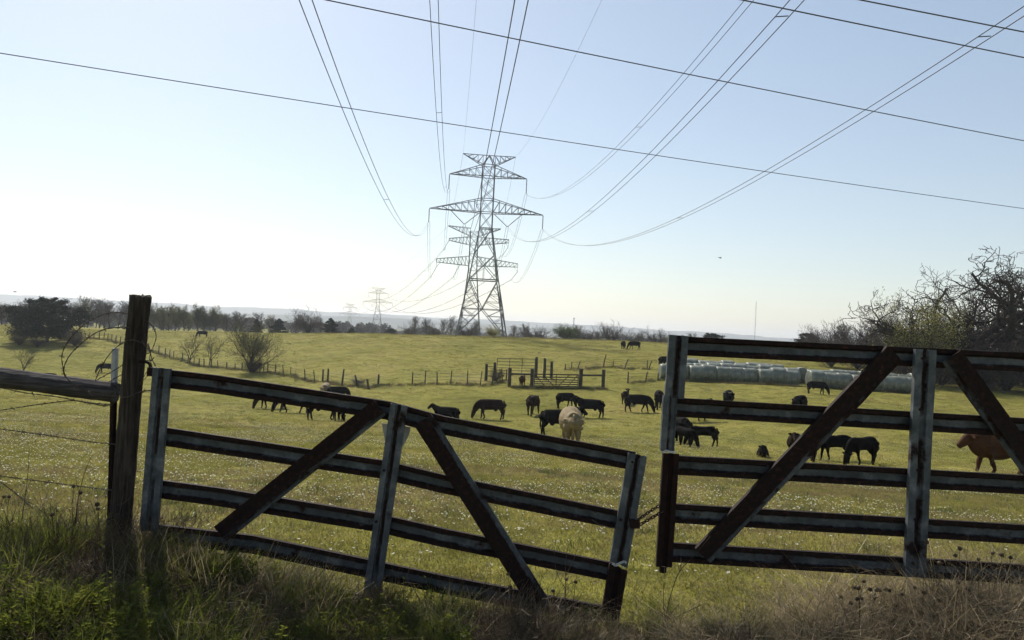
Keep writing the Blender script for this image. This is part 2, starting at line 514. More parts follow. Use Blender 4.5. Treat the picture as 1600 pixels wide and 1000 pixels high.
# ------------------------------------------------------------------ lattice towers and power lines
def lattice_arm(mb, x_in, x_tip, z_bot_in, z_top_in, z_tip, half, nb, wl, wb):
    """cross arm: two bottom and two top chords that meet at the tip, with zigzag bracing"""
    tip = Vector((x_tip, 0, z_tip))
    for s in (-1, 1):
        b0 = Vector((x_in, s * half, z_bot_in)); t0 = Vector((x_in, s * half, z_top_in))
        mb.bar(b0, tip, wl); mb.bar(t0, tip, wl)
        for i in range(nb):
            a = i / nb; c = (i + 1) / nb
            mb.bar(b0.lerp(tip, a), t0.lerp(tip, c) if i < nb - 1 else tip, wb)
            if i: mb.bar(b0.lerp(tip, a), t0.lerp(tip, a), wb)
    for i in range(nb):
        a = i / nb
        p = Vector((x_in, -half, z_bot_in)).lerp(tip, a); q = Vector((x_in, half, z_bot_in)).lerp(tip, min(1, a + 1 / nb))
        mb.bar(p, q, wb)

def insulator(root, a, b, r=.13, n=None):
    """a string of discs"""
    mb = MB(); a = Vector(a); b = Vector(b)
    L = (b - a).length; n = n or max(6, int(L / .3))
    pts = []; rad = []
    for i in range(n):
        t0 = i / n
        for dt, rr in ((0, .35), (.25 / n, 1.0), (.55 / n, .95), (.75 / n, .35)):
            pts.append(a.lerp(b, t0 + dt)); rad.append(r * rr)
    pts.append(b); rad.append(r * .35)
    mb.tube(pts, rad, 6)
    return mb.build('insulator_string', M['glassins'], root, True)

def suspension_tower(label, base, rz, scale=1.0, w=1.0, group=None):
    root = thing('transmission_tower', label, 'pylon', base, rz, group)
    root.scale = (scale,) * 3
    wl, wm, wb = .22 * w, .13 * w, .085 * w
    lev = [(0, 5.2), (5.7, 4.15), (11.8, 3.0), (17.2, 2.15), (22.6, 1.28), (25.9, 1.28), (28.7, 1.28), (31.1, 1.28), (33.4, 1.28), (35.8, 1.28)]
    for sx in (-1, 1):
        for sy in (-1, 1):
            mb = MB()
            for (z0, h0), (z1, h1) in zip(lev, lev[1:]):
                mb.bar((sx*h0, sy*h0, z0 if z0 else -.4), (sx*h1, sy*h1, z1), wl if z0 < 22 else wl * .8)
            mb.bar((sx*1.28, sy*1.28, 35.8), (0, sy*.5, 37.9), wm)
            mb.build('leg', M['steel'], root)
    faces = [((-1, -1), (1, -1)), ((1, -1), (1, 1)), ((1, 1), (-1, 1)), ((-1, 1), (-1, -1))]
    for A, B in faces:
        mb = MB()
        def c(s, z, h): return Vector((s[0]*h, s[1]*h, z))
        # foot panel: braces run from the belt corners to the middle of the strut and out to the feet
        a0, b0 = c(A, 0, 5.2), c(B, 0, 5.2); a1, b1 = c(A, 5.7, 4.15), c(B, 5.7, 4.15); a2, b2 = c(A, 11.8, 3.0), c(B, 11.8, 3.0)
        mid = a1.lerp(b1, .5)
        mb.bar(a1, b1, wm); mb.bar(a2, b2, wl)
        for foot, belt, leg in ((a0, a2, a1), (b0, b2, b1)):
            mb.bar(foot, mid, wm); mb.bar(belt, mid, wm)
            for k in (1, 2, 3):
                t = k / 4
                mb.bar(foot.lerp(mid, t), foot.lerp(leg, t), wb); mb.bar(foot.lerp(mid, t), foot.lerp(leg, min(1, t + .25)), wb)
                mb.bar(belt.lerp(mid, t), belt.lerp(leg, t), wb); mb.bar(belt.lerp(mid, t), belt.lerp(leg, min(1, t + .25)), wb)
        for (z0, h0), (z1, h1) in zip(lev[2:], lev[3:]):
            p, q, r, s = c(A, z0, h0), c(B, z0, h0), c(A, z1, h1), c(B, z1, h1)
            mb.bar(p, s, wb if z0 > 22 else wm * .9); mb.bar(q, r, wb if z0 > 22 else wm * .9)
            if z1 in (25.9, 28.7, 33.4, 35.8, 22.6): mb.bar(r, s, wm)
        mb.bar(c(A, 14.5, 2.58).lerp(c(B, 14.5, 2.58), .5), a2.lerp(b2, .5), wb)
        mb.build('face_bracing', M['steel'], root)
    for s in (-1, 1):
        mb = MB(); lattice_arm(mb, s*1.28, s*8.1, 33.4, 35.7, 33.5, 1.28, 5, wm, wb); mb.build('cross_arm', M['steel'], root)
        mb = MB(); lattice_arm(mb, s*1.28, s*11.9, 25.9, 28.7, 26.1, 1.28, 8, wm, wb); mb.build('cross_arm', M['steel'], root)
        mb = MB()
        tip = Vector((s*5.5, 0, 37.95)); c0 = Vector((0, 0, 37.9))
        mb.bar(c0, tip, wm)
        for sy in (-1, 1):
            b0 = Vector((s*1.28, sy*1.0, 35.8)); mb.bar(b0, tip, wm)
            for k in range(4):
                mb.bar(b0.lerp(tip, k/4), c0.lerp(tip, (k + 1.2)/5.2), wb); mb.bar(b0.lerp(tip, (k+1)/4), c0.lerp(tip, (k + 1.2)/5.2), wb)
        mb.build('earth_wire_peak', M['steel'], root)
        insulator(root, (s*8.1, 0, 33.4), (s*8.1, 0, 30.3), .14*w)
        insulator(root, (s*11.9, 0, 26.0), (s*11.9, 0, 23.1), .14*w)
        insulator(root, (s*7.4, 0, 25.9), (s*4.5, 0, 23.2), .12*w)
        insulator(root, (s*1.5, 0, 25.8), (s*4.5, 0, 23.2), .12*w)
    return root

def suspension_points(root):
    """world points where the conductors hang, and the two earth wire tips"""
    bpy.context.view_layer.update()
    mw = root.matrix_world
    k = {'ul': (-8.1, 0, 30.3), 'ur': (8.1, 0, 30.3), 'll': (-11.9, 0, 23.1), 'lr': (11.9, 0, 23.1), 'vl': (-4.5, 0, 23.2), 'vr': (4.5, 0, 23.2), 'el': (-5.5, 0, 38), 'er': (5.5, 0, 38)}
    return {a: mw @ Vector(b) for a, b in k.items()}

P1Y, P2Y, P3Y, P4Y = 156.0, 282.0, 620.0, 868.0
p1 = PX(750.5, 526, P1Y); p1.z = tz(p1.x, p1.y)
tower1 = suspension_tower('tall grey lattice power pylon standing on the crest of the pasture, nearest of the four', p1, math.radians(4.5), (PX(764, 243, P1Y).z - p1.z) / 37.9, 1.0)
S1 = suspension_points(tower1)
p3 = PX(588, 521, P3Y); p3.z = tz(p3.x, p3.y)
tower3 = suspension_tower('small far lattice pylon left of the large one, wide arms against the hills', p3, math.radians(12), (PX(591, 450, P3Y).z - p3.z) / 37.9, 1.25)
S3 = suspension_points(tower3)
p4 = PX(545.5, 512, P4Y); p4.z = tz(p4.x, p4.y)
tower4 = suspension_tower('smallest and faintest lattice pylon, farthest left before the hills', p4, math.radians(12), (PX(547, 475, P4Y).z - p4.z) / 37.9, 1.5)
S4 = suspension_points(tower4)

def angle_tower():
    """the strain tower where the line bends: rectangular-ended arms, strings pulled towards the next span"""
    b = PX(733, 530, P2Y); zb = tz(b.x, b.y)
    root = thing('transmission_tower', 'second lattice pylon right behind the nearest one, strings slanting from its arm ends', 'pylon', (b.x, b.y, zb))
    def L(px, py): 
        p = PX(px, py, P2Y); return Vector((p.x - b.x, 0, p.z - zb))
    top = L(741, 357).z; zm = L(741, 377).z; zl = L(741, 409).z
    wl, wm, wb = .25, .15, .10
    H = [(-.4, 4.6), (zl - 12, 2.4), (zl - 3.4, 1.6), (zl, 1.5), (zl + 3, 1.5), (zm - 1.5, 1.5), (zm + 1.6, 1.5), (top - 1.2, 1.5)]
    cx = L(741, 409).x * 0
    for sx in (-1, 1):
        for sy in (-1, 1):
            mb = MB()
            for (z0, h0), (z1, h1) in zip(H, H[1:]): mb.bar((sx*h0, sy*h0, z0), (sx*h1, sy*h1, z1), wl)
            mb.build('leg', M['steel'], root)
    for A, B in (((-1, -1), (1, -1)), ((1, -1), (1, 1)), ((1, 1), (-1, 1)), ((-1, 1), (-1, -1))):
        mb = MB()
        for (z0, h0), (z1, h1) in zip(H, H[1:]):
            n = 4 if z0 < 0 else 1
            for i in range(n):
                za, zc = z0 + (z1-z0)*i/n, z0 + (z1-z0)*(i+1)/n; ha, hc = h0 + (h1-h0)*i/n, h0 + (h1-h0)*(i+1)/n
                mb.bar((A[0]*ha, A[1]*ha, za), (B[0]*hc, B[1]*hc, zc), wb); mb.bar((B[0]*ha, B[1]*ha, za), (A[0]*hc, A[1]*hc, zc), wb)
                mb.bar((A[0]*hc, A[1]*hc, zc), (B[0]*hc, B[1]*hc, zc), wb)
        mb.build('face_bracing', M['steel'], root)
    def arm(x_tip, zb_in, zt_in, zb_t, zt_t, nb):
        mb = MB(); s = 1 if x_tip > 0 else -1
        for sy in (-1, 1):
            bi, ti = Vector((s*1.5, sy*1.5, zb_in)), Vector((s*1.5, sy*1.5, zt_in)); bt, tt = Vector((x_tip, sy*.5, zb_t)), Vector((x_tip, sy*.5, zt_t))
            mb.bar(bi, bt, wm); mb.bar(ti, tt, wm); mb.bar(bt, tt, wm)
            for i in range(nb):
                mb.bar(bi.lerp(bt, i/nb), ti.lerp(tt, (i+1)/nb), wb)
                if i: mb.bar(bi.lerp(bt, i/nb), ti.lerp(tt, i/nb), wb)
        mb.bar((x_tip, -.5, zb_t), (x_tip, .5, zb_t), wm); mb.bar((x_tip, -.5, zt_t), (x_tip, .5, zt_t), wm)
        mb.build('cross_arm', M['steel'], root)
    def xz(px, py): p = L(px, py); return p.x, p.z
    x, z = xz(702, 374); arm(x, zm - 1.5, zm + 1.6, z - .4, z + .4, 6)
    x, z = xz(795, 377); arm(x, zm - 1.5, zm + 1.6, z - .6, z + .6, 8)
    x, z = xz(682, 407); arm(x, zl - 1.6, zl + 2.0, z - .6, z + .7, 9)
    x, z = xz(809, 415); arm(x, zl - 1.6, zl + 2.0, z - .6, z + .7, 10)
    x, z = xz(701, 353); arm(x, top - 3.0, top, z - .1, z + .1, 6)
    x, z = xz(782, 358); arm(x, top - 3.0, top, z - .1, z + .1, 6)
    ends = {}
    for k, a, e in (('ul', (702, 375), (694, 389)), ('ur', (794, 386), (786, 398)), ('ll', (682, 417), (674, 431)), ('vl', (716, 418), (708, 433)), ('lr', (808.5, 425), (799, 437)), ('vr', (775, 427), (766, 435))):
        A = L(*a); E = L(*e); insulator(root, A, E, .15)
        if k in ('ll', 'lr', 'ur', 'vl', 'vr'):
            mb = MB(); up = {'ll': (682, 410), 'vl': (716, 411), 'lr': (809, 417), 'ur': (795, 378), 'vr': (775, 416)}[k]
            mb.bar(L(*up), A, wb); mb.bar(L(up[0] + (6 if k in ('ll', 'vl') else -6), up[1]), A, wb); mb.build('hanger_bracket', M['steel'], root)
        ends[k] = Vector((b.x, b.y, zb)) + E
    ends['el'] = Vector((b.x, b.y, zb)) + L(701, 353); ends['er'] = Vector((b.x, b.y, zb)) + L(782, 358)
    return root, ends
tower2, S2 = angle_tower()

def span(a, b, sag, n=40):
    a = Vector(a); b = Vector(b)
    out = []
    for i in range(n + 1):
        t = i / n; p = a.lerp(b, t); p.z -= 4 * sag * t * (1 - t); out.append(p)
    return out

def bundle(label, pts, r, sep=.42, spacers=(), group=None, single=False):
    root = thing('power_line', label, 'power line', pts[0], 0, group)
    o = Vector(pts[0])
    for s in ((0,) if single else (-1, 1)):
        mb = MB(); mb.tube([p - o + Vector((s * sep / 2, 0, 0)) for p in pts], r, 4)
        mb.build('conductor', M['cable'], root)
    for k in spacers:
        mb = MB(); p = pts[k] - o
        mb.bar(p + Vector((-sep/2, 0, 0)), p + Vector((sep/2, 0, .05)), r * 1.4)
        mb.build('spacer', M['cable'], root)
    return root

# spans that come over the road towards the camera: z = za - s u + c u^2 with u = distance from the tower
names = {'ul': 'twin cable from the upper left arm of the nearest pylon, rising over the road',
         'ur': 'twin cable from the upper right arm of the nearest pylon, rising to the right',
         'll': 'leftmost twin cable, sweeping up from the lower left arm of the nearest pylon',
         'lr': 'rightmost twin cable, sweeping low and far right from the nearest pylon',
         'vl': 'twin cable crossing in front of the nearest pylon from its left inner string',
         'vr': 'twin cable from the right inner string of the nearest pylon, rising to the right',
         'el': 'thin earth wire rising from the left peak of the nearest pylon',
         'er': 'thin earth wire rising from the right peak of the nearest pylon'}
for k, a in S1.items():
    e = k in ('el', 'er')
    s, c = (.15, .00085) if e else (.237, .00123)
    pts = []
    for i in range(91):
        u = 196 * i / 90
        pts.append(Vector((a.x + .083 * u, a.y - u, a.z - s * u + c * u * u)))
    bundle(names[k], pts, .012 if e else .021, .46, () if e else (22, 44, 60), None, e)
for k, a in S1.items():
    e = k in ('el', 'er')
    bundle({'ul': 'upper left', 'ur': 'upper right', 'll': 'lower left', 'lr': 'lower right', 'vl': 'inner left', 'vr': 'inner right', 'el': 'left earth wire', 'er': 'right earth wire'}[k] + ' cable hanging between the nearest pylon and the one behind it', span(a, S2[k], 1.5 if e else 5.0), .02 if e else .03, .5, (), None, e)
    bundle({'ul': 'upper left', 'ur': 'upper right', 'll': 'lower left', 'lr': 'lower right', 'vl': 'inner left', 'vr': 'inner right', 'el': 'left earth wire', 'er': 'right earth wire'}[k] + ' cable running from the second pylon down left to the far pylon', span(S2[k], S3[k], 2 if e else 9.0), .03 if e else .05, .5, (), None, e)
    bundle({'ul': 'upper left', 'ur': 'upper right', 'll': 'lower left', 'lr': 'lower right', 'vl': 'inner left', 'vr': 'inner right', 'el': 'left earth wire', 'er': 'right earth wire'}[k] + ' cable between the two far small pylons', span(S3[k], S4[k], 2 if e else 6.0, 20), .04 if e else .06, .5, (), None, True)

# roadside distribution wires, about eight metres above the eye
for (x0, y0), (x1, y1), lab in (((0, 83), (1600, 326), 'lowest black overhead wire, crossing the whole sky from left to right'),
                                ((510, 0), (1600, 220), 'second black overhead wire, slanting across the sky above the pylon'),
                                ((1160, 0), (1600, 90), 'third black overhead wire, in the upper right sky'),
                                ((1345, 0), (1600, 50), 'short black overhead wire in the top right corner')):
    H = 8.0
    A = ray(x0, y0); B = ray(x1, y1)
    A = Vector((A.x / A.z * H, A.y / A.z * H, EYE + H)); B = Vector((B.x / B.z * H, B.y / B.z * H, EYE + H))
    d = (B - A)
    L0 = A - d * (45 / d.length); L1 = B + d * (35 / d.length)
    Ls = (L1 - L0).length
    pts = []
    for i in range(61):
        t = i / 60; p = L0.lerp(L1, t)
        ta = 45 / Ls; tb = 1 - 35 / Ls
        p.z += .055 * (t - ta) * (t - tb) * Ls / 2.2     # sags between the points where the frame cuts it
        pts.append(p)
    mb = MB(); mb.tube(pts, .0165, 5)
    tag(mb.build('overhead_wire', M['cable']), lab, 'wire')

def radio_mast():
    a = PX(1179, 530, 1600); top = PX(1180, 472, 1600)
    z = tz(a.x, a.y)
    r = thing('radio_mast', 'thin far radio mast, faint above the hills at right', 'mast', (a.x, a.y, z))
    h = top.z - z
    mb = MB()
    for k in range(3):
        an = k * 2.094; mb.bar((.5*math.cos(an), .5*math.sin(an), -1), (.5*math.cos(an), .5*math.sin(an), h), .25)
    for i in range(30):
        for k in range(3):
            a1, a2 = k*2.094, (k+1)*2.094
            mb.bar((.5*math.cos(a1), .5*math.sin(a1), h*i/30), (.5*math.cos(a2), .5*math.sin(a2), h*(i+1)/30), .12)
    mb.build('lattice', M['steel'], r)
    mb = MB(); mb.bar((0, 0, h), (0, 0, h + 4), .3); mb.build('antenna', M['steel'], r)
radio_mast()
def water_tower():
    a = PX(896.5, 506, 2000); top = PX(897, 496.5, 2000); z = tz(a.x, a.y)
    r = thing('water_tower', 'tiny far water tower poking above the hills', 'water tower', (a.x, a.y, z))
    h = top.z - z
    mb = MB(); mb.tube([(0, 0, -1), (0, 0, h*.3), (0, 0, h - 4)], [3, 1.4, 1.3], 12); mb.build('stem', M['steel'], r, True)
    mb = MB(); mb.tube([(0, 0, h - 4.4), (0, 0, h - 3.8), (0, 0, h - 2.4), (0, 0, h - .8), (0, 0, h)], [.8, 2.2, 2.9, 2.1, .4], 16); mb.build('tank', M['steel'], r, True)
water_tower()

# ------------------------------------------------------------------ trees
def grow(polys, p, d, L, r, lev, P, rng):
    n = P['nseg'][lev]; pts = [p.copy()]; rad = [r]; dirs = [d]
    for i in range(n):
        d = d + rng.normal(0, 1, 3) * P['gnarl'][lev] + np.array([0, 0, P['trop'][lev]])
        d = d / np.linalg.norm(d)
        p = p + d * (L / n)
        pts.append(p.copy()); dirs.append(d)
        rad.append(max(P['rmin'], r * (1 - (i + 1) / n * (1 - P['taper'][lev]))))
    polys.append((lev, pts, rad))
    if lev + 1 < len(P['nseg']):
        k = P['kids'][lev]
        a0 = rng.uniform(0, 6.283)
        for j in range(k):
            t = P['start'][lev] + (1 - P['start'][lev]) * (j + rng.uniform(.2, 1)) / k
            x = min(t, .999) * n; i = int(x); f = x - i
            q = pts[i] * (1 - f) + pts[i+1] * f; rr = rad[i] * (1 - f) + rad[i+1] * f
            dd = dirs[i+1]
            ang = math.radians(P['ang'][lev]) * rng.uniform(.65, 1.3)
            ref = np.array([1., 0, 0]) if abs(dd[0]) < .8 else np.array([0, 1., 0])
            s = np.cross(dd, ref); s /= np.linalg.norm(s); b = np.cross(dd, s)
            az = a0 + j * 2.4 + rng.uniform(-.5, .5)
            nd = dd * math.cos(ang) + (s * math.cos(az) + b * math.sin(az)) * math.sin(ang)
            grow(polys, q, nd, L * P['lr'][lev] * rng.uniform(.7, 1.15) * (1.15 - .4 * t), rr * P['rr'][lev], lev + 1, P, rng)

def poly_mesh(name, polys, lo, hi, mat, sides):
    mb = MB()
    for lev, pts, rad in polys:
        if lo <= lev <= hi: mb.tube(pts, rad, sides[lev], lev == 0)
    return mb.mesh(name, mat, True)

def leaf_cloud(name, pts, size, mat, rng, flat=.0, aspect=.6, quad=True):
    """many small leaf-sized faces at the given points"""
    n = len(pts)
    a = rng.normal(0, 1, (n, 3)); a[:, 2] *= (1 - flat); a /= np.linalg.norm(a, axis=1, keepdims=True)
    b = rng.normal(0, 1, (n, 3)); b -= a * (a * b).sum(1, keepdims=True); b /= np.linalg.norm(b, axis=1, keepdims=True)
    s = size * rng.uniform(.6, 1.4, (n, 1))
    V = np.stack([pts - a*s*.5, pts + b*s*aspect*.5, pts + a*s*.5, pts - b*s*aspect*.5], 1).reshape(-1, 3)
    me = bpy.data.meshes.new(name)
    me.from_pydata(V.tolist(), [], np.arange(4*n).reshape(-1, 4).tolist())
    me.materials.append(mat)
    return me

def tips(polys, lev, rng, n, spread):
    pool = [np.array(p) for l, pts, r in polys if l >= lev for p in pts[1:]]
    pool = np.array(pool)
    i = rng.integers(0, len(pool), n)
    return pool[i] + rng.normal(0, spread, (n, 3))

OAK = dict(nseg=[4, 10, 8, 5, 4], gnarl=[.08, .25, .33, .36, .36], trop=[.05, .03, .03, .03, .03], taper=[.85, .30, .28, .3, .4], kids=[7, 9, 7, 4], start=[.5, .25, .2, .15],
           ang=[54, 50, 52, 50], lr=[2.7, .50, .5, .55], rr=[.60, .60, .55, .6], rmin=.024)
THN = dict(nseg=[3, 6, 5, 4], gnarl=[.08, .16, .2, .22], trop=[.0, .04, .05, .05], taper=[.8, .3, .3, .4], kids=[6, 7, 6], start=[.5, .2, .1],
           ang=[38, 45, 42], lr=[2.2, .5, .55], rr=[.6, .5, .6], rmin=.0115)
UPR = dict(nseg=[6, 6, 5, 4], gnarl=[.07, .12, .16, .2], trop=[.03, .09, .08, .05], taper=[.35, .3, .3, .4], kids=[15, 9, 7], start=[.22, .15, .1],
           ang=[42, 42, 40], lr=[.55, .5, .55], rr=[.5, .5, .6], rmin=.017)
SHR = dict(nseg=[2, 6, 5, 4], gnarl=[.05, .13, .18, .22], trop=[.0, .05, .05, .05], taper=[.9, .3, .3, .4], kids=[14, 11, 9], start=[.3, .12, .1],
           ang=[40, 42, 40], lr=[4.6, .5, .55], rr=[.55, .5, .6], rmin=.0115)

DNS = dict(nseg=[3, 7, 6, 4], gnarl=[.06, .13, .18, .2], trop=[.0, .05, .05, .05], taper=[.85, .3, .3, .4], kids=[13, 11, 9], start=[.25, .15, .1],
           ang=[46, 42, 42], lr=[2.3, .5, .55], rr=[.5, .5, .6], rmin=.0125)

def tree_proto(kind, H, seed, leaves=0, leaf_mat_=None, leaf_size=.16, leaf_lev=3, spread=.15, r0=None):
    rng = np.random.default_rng(seed)
    P = {'oak': OAK, 'upright': UPR, 'shrub': SHR, 'thin': THN, 'dense': DNS}[kind]
    L = {'oak': .26 * H, 'upright': .85 * H, 'shrub': .14 * H, 'thin': .28 * H, 'dense': .24 * H}[kind]
    r = r0 or {'oak': .05 * H, 'upright': .017 * H, 'shrub': .03 * H, 'thin': .024 * H, 'dense': .026 * H}[kind]
    polys = []
    grow(polys, np.array([0., 0, -.3]), np.array([rng.uniform(-.05, .05), rng.uniform(-.05, .05), 1.]), L, r, 0, P, rng)
    top = np.percentile([p[2] for _, pts, _ in polys for p in pts], 99.3)
    k = H / top
    polys = [(l, [p * k for p in pts], rad) for l, pts, rad in polys]
    sides = [8, 6, 4, 3, 3]
    tl = 1 if kind != 'upright' else 0
    d = {'trunk': poly_mesh('trunk', polys, 0, tl, M['bark'], sides), 'crown': poly_mesh('crown', polys, tl + 1, 9, M['twig'] if kind != 'oak' else M['bark'], sides)}
    if leaves:
        d['foliage'] = leaf_cloud('foliage', tips(polys, min(leaf_lev, len(P['nseg']) - 1), rng, leaves, spread), leaf_size, leaf_mat_, rng)
    return d

def cedar_proto(H, W, seed, n=9000, mat='cedar', leaf=.22, round_=False):
    """dense evergreen: layered sprays of needles on short boughs, uneven outline"""
    rng = np.random.default_rng(seed)
    mb = MB(); tw = MB()
    tk = [np.array([0, 0, -.3])]
    for i in range(6): tk.append(np.array([rng.normal(0, .12), rng.normal(0, .12), H * .92 * (i + 1) / 6]))
    mb.tube(tk, np.linspace(.035 * H, .008 * H, 7), 8)
    pts = []
    nb = 58
    for j in range(nb):
        t = .06 + .94 * (j + rng.uniform(0, 1)) / nb
        prof = (math.sin(math.pi * min(1, .16 + .84 * t)) ** .6 if round_ else (1 - t) ** .75 * 1.15 + .05)
        R = W / 2 * prof * rng.uniform(.5, 1.12)
        az = j * 2.4 + rng.uniform(-.5, .5)
        z0 = H * .93 * t
        e = np.array([math.cos(az) * R, math.sin(az) * R, z0 + R * rng.uniform(.0, .35)])
        b0 = np.array([0, 0, z0])
        tw.tube([b0, b0 * .5 + e * .5 + np.array([0, 0, -.06 * R]), e], [.05, .035, .012], 4, False)
        m = max(30, int(n * (R + .3) / (nb * W * .36)))
        s = np.where(rng.uniform(0, 1, m) < .55, rng.normal(.9, .10, m), rng.uniform(.12, 1.0, m) ** .7)
        q = b0[None] * (1 - s[:, None]) + e[None] * s[:, None]
        q += rng.normal(0, 1, (m, 3)) * np.array([.10, .10, .085]) * (R * .75 + .4)
        pts.append(q)
    pts = np.concatenate(pts)
    pts = pts[pts[:, 2] > .05]
    tr = mb.mesh('trunk', M['bark'], True)
    return {'trunk': tr, 'crown': leaf_cloud('crown', pts, leaf, M[mat], rng, .3, .45), 'boughs': tw.mesh('boughs', M['bark'], True)}

def plant(proto, name, label, cat, loc, s=1.0, rz=0.0, group=None, sx=None):
    o = thing(name, label, cat, loc, rz, group)
    o.scale = ((sx or s), (sx or s), s)
    cr = None
    for k in ('trunk', 'crown', 'boughs', 'foliage'):
        if k in proto:
            par = o if k in ('trunk', 'crown') else cr
            q = link(k, proto[k], par)
            if k == 'crown': cr = q
    return o

RND = random.Random(7)
oakA = tree_proto('oak', 13.0, 5)
oakB = tree_proto('oak', 12.0, 8)
upA = tree_proto('upright', 8.0, 21)
upB = tree_proto('upright', 8.0, 22)
upG = tree_proto('upright', 8.5, 23, 5200, M['haze_leaf'], .20, 2, .22)
upG2 = tree_proto('upright', 8.5, 24, 4600, M['haze_leaf'], .20, 2, .25)
shA = tree_proto('shrub', 4.5, 31)
shB = tree_proto('shrub', 4.5, 32, 4500, M['haze_leaf'], .085, 2, .16)
shT = tree_proto('dense', 6.5, 36, 11000, M['haze_leaf'], .09, 2, .28)
shC = tree_proto('thin', 3.6, 33, 900, M['haze_leaf'], .06, 2, .12)
yel = tree_proto('dense', 8.5, 41, 9000, M['bud'], .17, 2, .25)
yelS = tree_proto('shrub', 4.5, 42, 3200, M['bud'], .18, 1, .22)
grB = tree_proto('shrub', 4.5, 43, 5200, M['greenbush'], .2, 1, .28)
cedA = cedar_proto(7.6, 11.5, 51, 36000, leaf=.28, round_=True)
cedB = cedar_proto(6.0, 4.6, 52, 9000, leaf=.3)
cedC = cedar_proto(5.0, 5.5, 53, 9000, leaf=.3, round_=True)
drk = tree_proto('shrub', 4.5, 44, 2600, M['oakdark'], .14, 2, .3)

def tree_at(proto, H, name, label, cat, px, Y, hpx, group=None, wide=1.0, dz=0.0):
    """a plant rooted at column px, Y metres out, whose top shows hpx pixels above the root"""
    p = at_depth(px, Y)
    h = hpx * Y / F
    s = h / H
    p.z += dz
    return plant(proto, name, label, cat, p, s, RND.uniform(0, 6.28), group, s * wide)

ORD = ['first', 'second', 'third', 'fourth', 'fifth', 'sixth', 'seventh', 'eighth', 'ninth', 'tenth', 'eleventh', 'twelfth', 'thirteenth', 'fourteenth', 'fifteenth', 'sixteenth', 'seventeenth', 'eighteenth', 'nineteenth', 'twentieth', 'twenty-first', 'twenty-second', 'twenty-third', 'twenty-fourth', 'twenty-fifth', 'twenty-sixth', 'twenty-seventh', 'twenty-eighth', 'twenty-ninth', 'thirtieth', 'thirty-first', 'thirty-second', 'thirty-third', 'thirty-fourth', 'thirty-fifth', 'thirty-sixth', 'thirty-seventh', 'thirty-eighth', 'thirty-ninth', 'fortieth']
def order_labels(group, text):
    """tell the members of a group apart by their order from left to right"""
    g = [o for o in COL.objects if o.get('group') == group and o.parent is None]
    g.sort(key=lambda o: o.location.x / o.location.y)
    for i, o in enumerate(g): o['label'] = text % ORD[min(i, 39)]

def top_at(proto, H, name, label, cat, px, top, Y, group=None, wide=1.0, rz=None):
    """a plant whose top reaches row `top`, wherever its root is hidden"""
    p = at_depth(px, Y)
    t = PX(px, top, Y)
    s = max(1.5, t.z - p.z) / H
    return plant(proto, name, label, cat, p, s, RND.uniform(0, 6.28) if rz is None else rz, group, s * wide)

# big oaks and the thicket at the right
top_at(oakA, 13.0, 'oak_tree', 'largest bare gnarled oak with wide twisted limbs, against the right edge', 'tree', 1540, 389, 92, wide=1.2, rz=.4)
top_at(oakB, 12.0, 'oak_tree', 'dark bare oak just left of the largest oak, lower rounded crown', 'tree', 1494, 428, 96, wide=.9, rz=2.0)
top_at(oakB, 12.0, 'oak_tree', 'bare oak cut off by the right edge of the picture', 'tree', 1645, 400, 100, wide=.85, rz=4.0)
top_at(yel, 8.5, 'budding_tree', 'tree with pale yellow green spring buds beside the bare oaks', 'tree', 1446, 468, 90, wide=.75)
for px, top, Y, pr, H in ((1285, 508, 128, shA, 4.5), (1312, 506, 120, upA, 8), (1335, 503, 118, shA, 4.5), (1356, 510, 122, upB, 8), (1378, 498, 112, shA, 4.5), (1398, 494, 108, upB, 8), (1416, 500, 104, shA, 4.5), (1432, 505, 102, drk, 4.5)):
    top_at(pr, H, 'bare_tree', 'bare brown tree in the thicket between the lone evergreen and the budding tree', 'tree', px, top, Y, 'bare trees of the right thicket', 1.1)
for px, top, Y in ((1300, 530, 112), (1340, 528, 110), (1380, 528, 104), (1425, 530, 100), (1470, 532, 92), (1510, 518, 100), (1545, 500, 104), (1580, 508, 103), (1615, 512, 102), (1530, 535, 90), (1575, 535, 88), (1610, 536, 86)):
    top_at(drk, 4.5, 'brush_thicket', 'dark tangled brush at the foot of the right hand trees', 'bush', px, top, Y, 'dark brush under the right trees', 1.3)
top_at(cedC, 5.0, 'evergreen_tree', 'lone small round evergreen at the left end of the right thicket', 'tree', 1262, 519, 150, wide=1.2)
top_at(cedC, 5.0, 'evergreen_tree', 'low dark evergreen showing just above the top rail of the right gate', 'tree', 1111, 519, 185, wide=1.3)

# trees behind the crest of the pasture, from left to right
line = [  # column, top row, distance, prototype, height, width
 (480, 483, 190, 'shA', 1.15), (650, 494, 200, 'upA', 1.0), (668, 497, 205, 'upB', 1.1), (694, 498, 200, 'upA', 1.0), (705, 493, 200, 'upB', .8), (745, 501, 200, 'upA', 1.0),
 (730, 506, 196, 'shA', 1.2), (800, 508, 200, 'upA', 1.2), (818, 506, 205, 'upB', 1.2), (836, 509, 205, 'shA', 1.2), (905, 508, 200, 'upB', 1.2), (912, 512, 200, 'shA', 1.3), (955, 504, 190, 'shA', 1.2),
 (990, 516, 200, 'shA', 1.3), (1026, 514, 195, 'shA', 1.3), (1080, 520, 200, 'upA', 1.2), (930, 518, 205, 'upA', 1.4), (640, 508, 205, 'shA', 1.2), (680, 510, 200, 'shA', 1.3), (715, 508, 202, 'upA', 1.2),
 (460, 496, 205, 'upA', 1.0), (500, 496, 200, 'upB', 1.0), (420, 492, 210, 'upB', 1.0), (400, 488, 215, 'upA', 1.0), (378, 490, 210, 'upB', 1.0), (365, 486, 215, 'upA', 1.0),
]
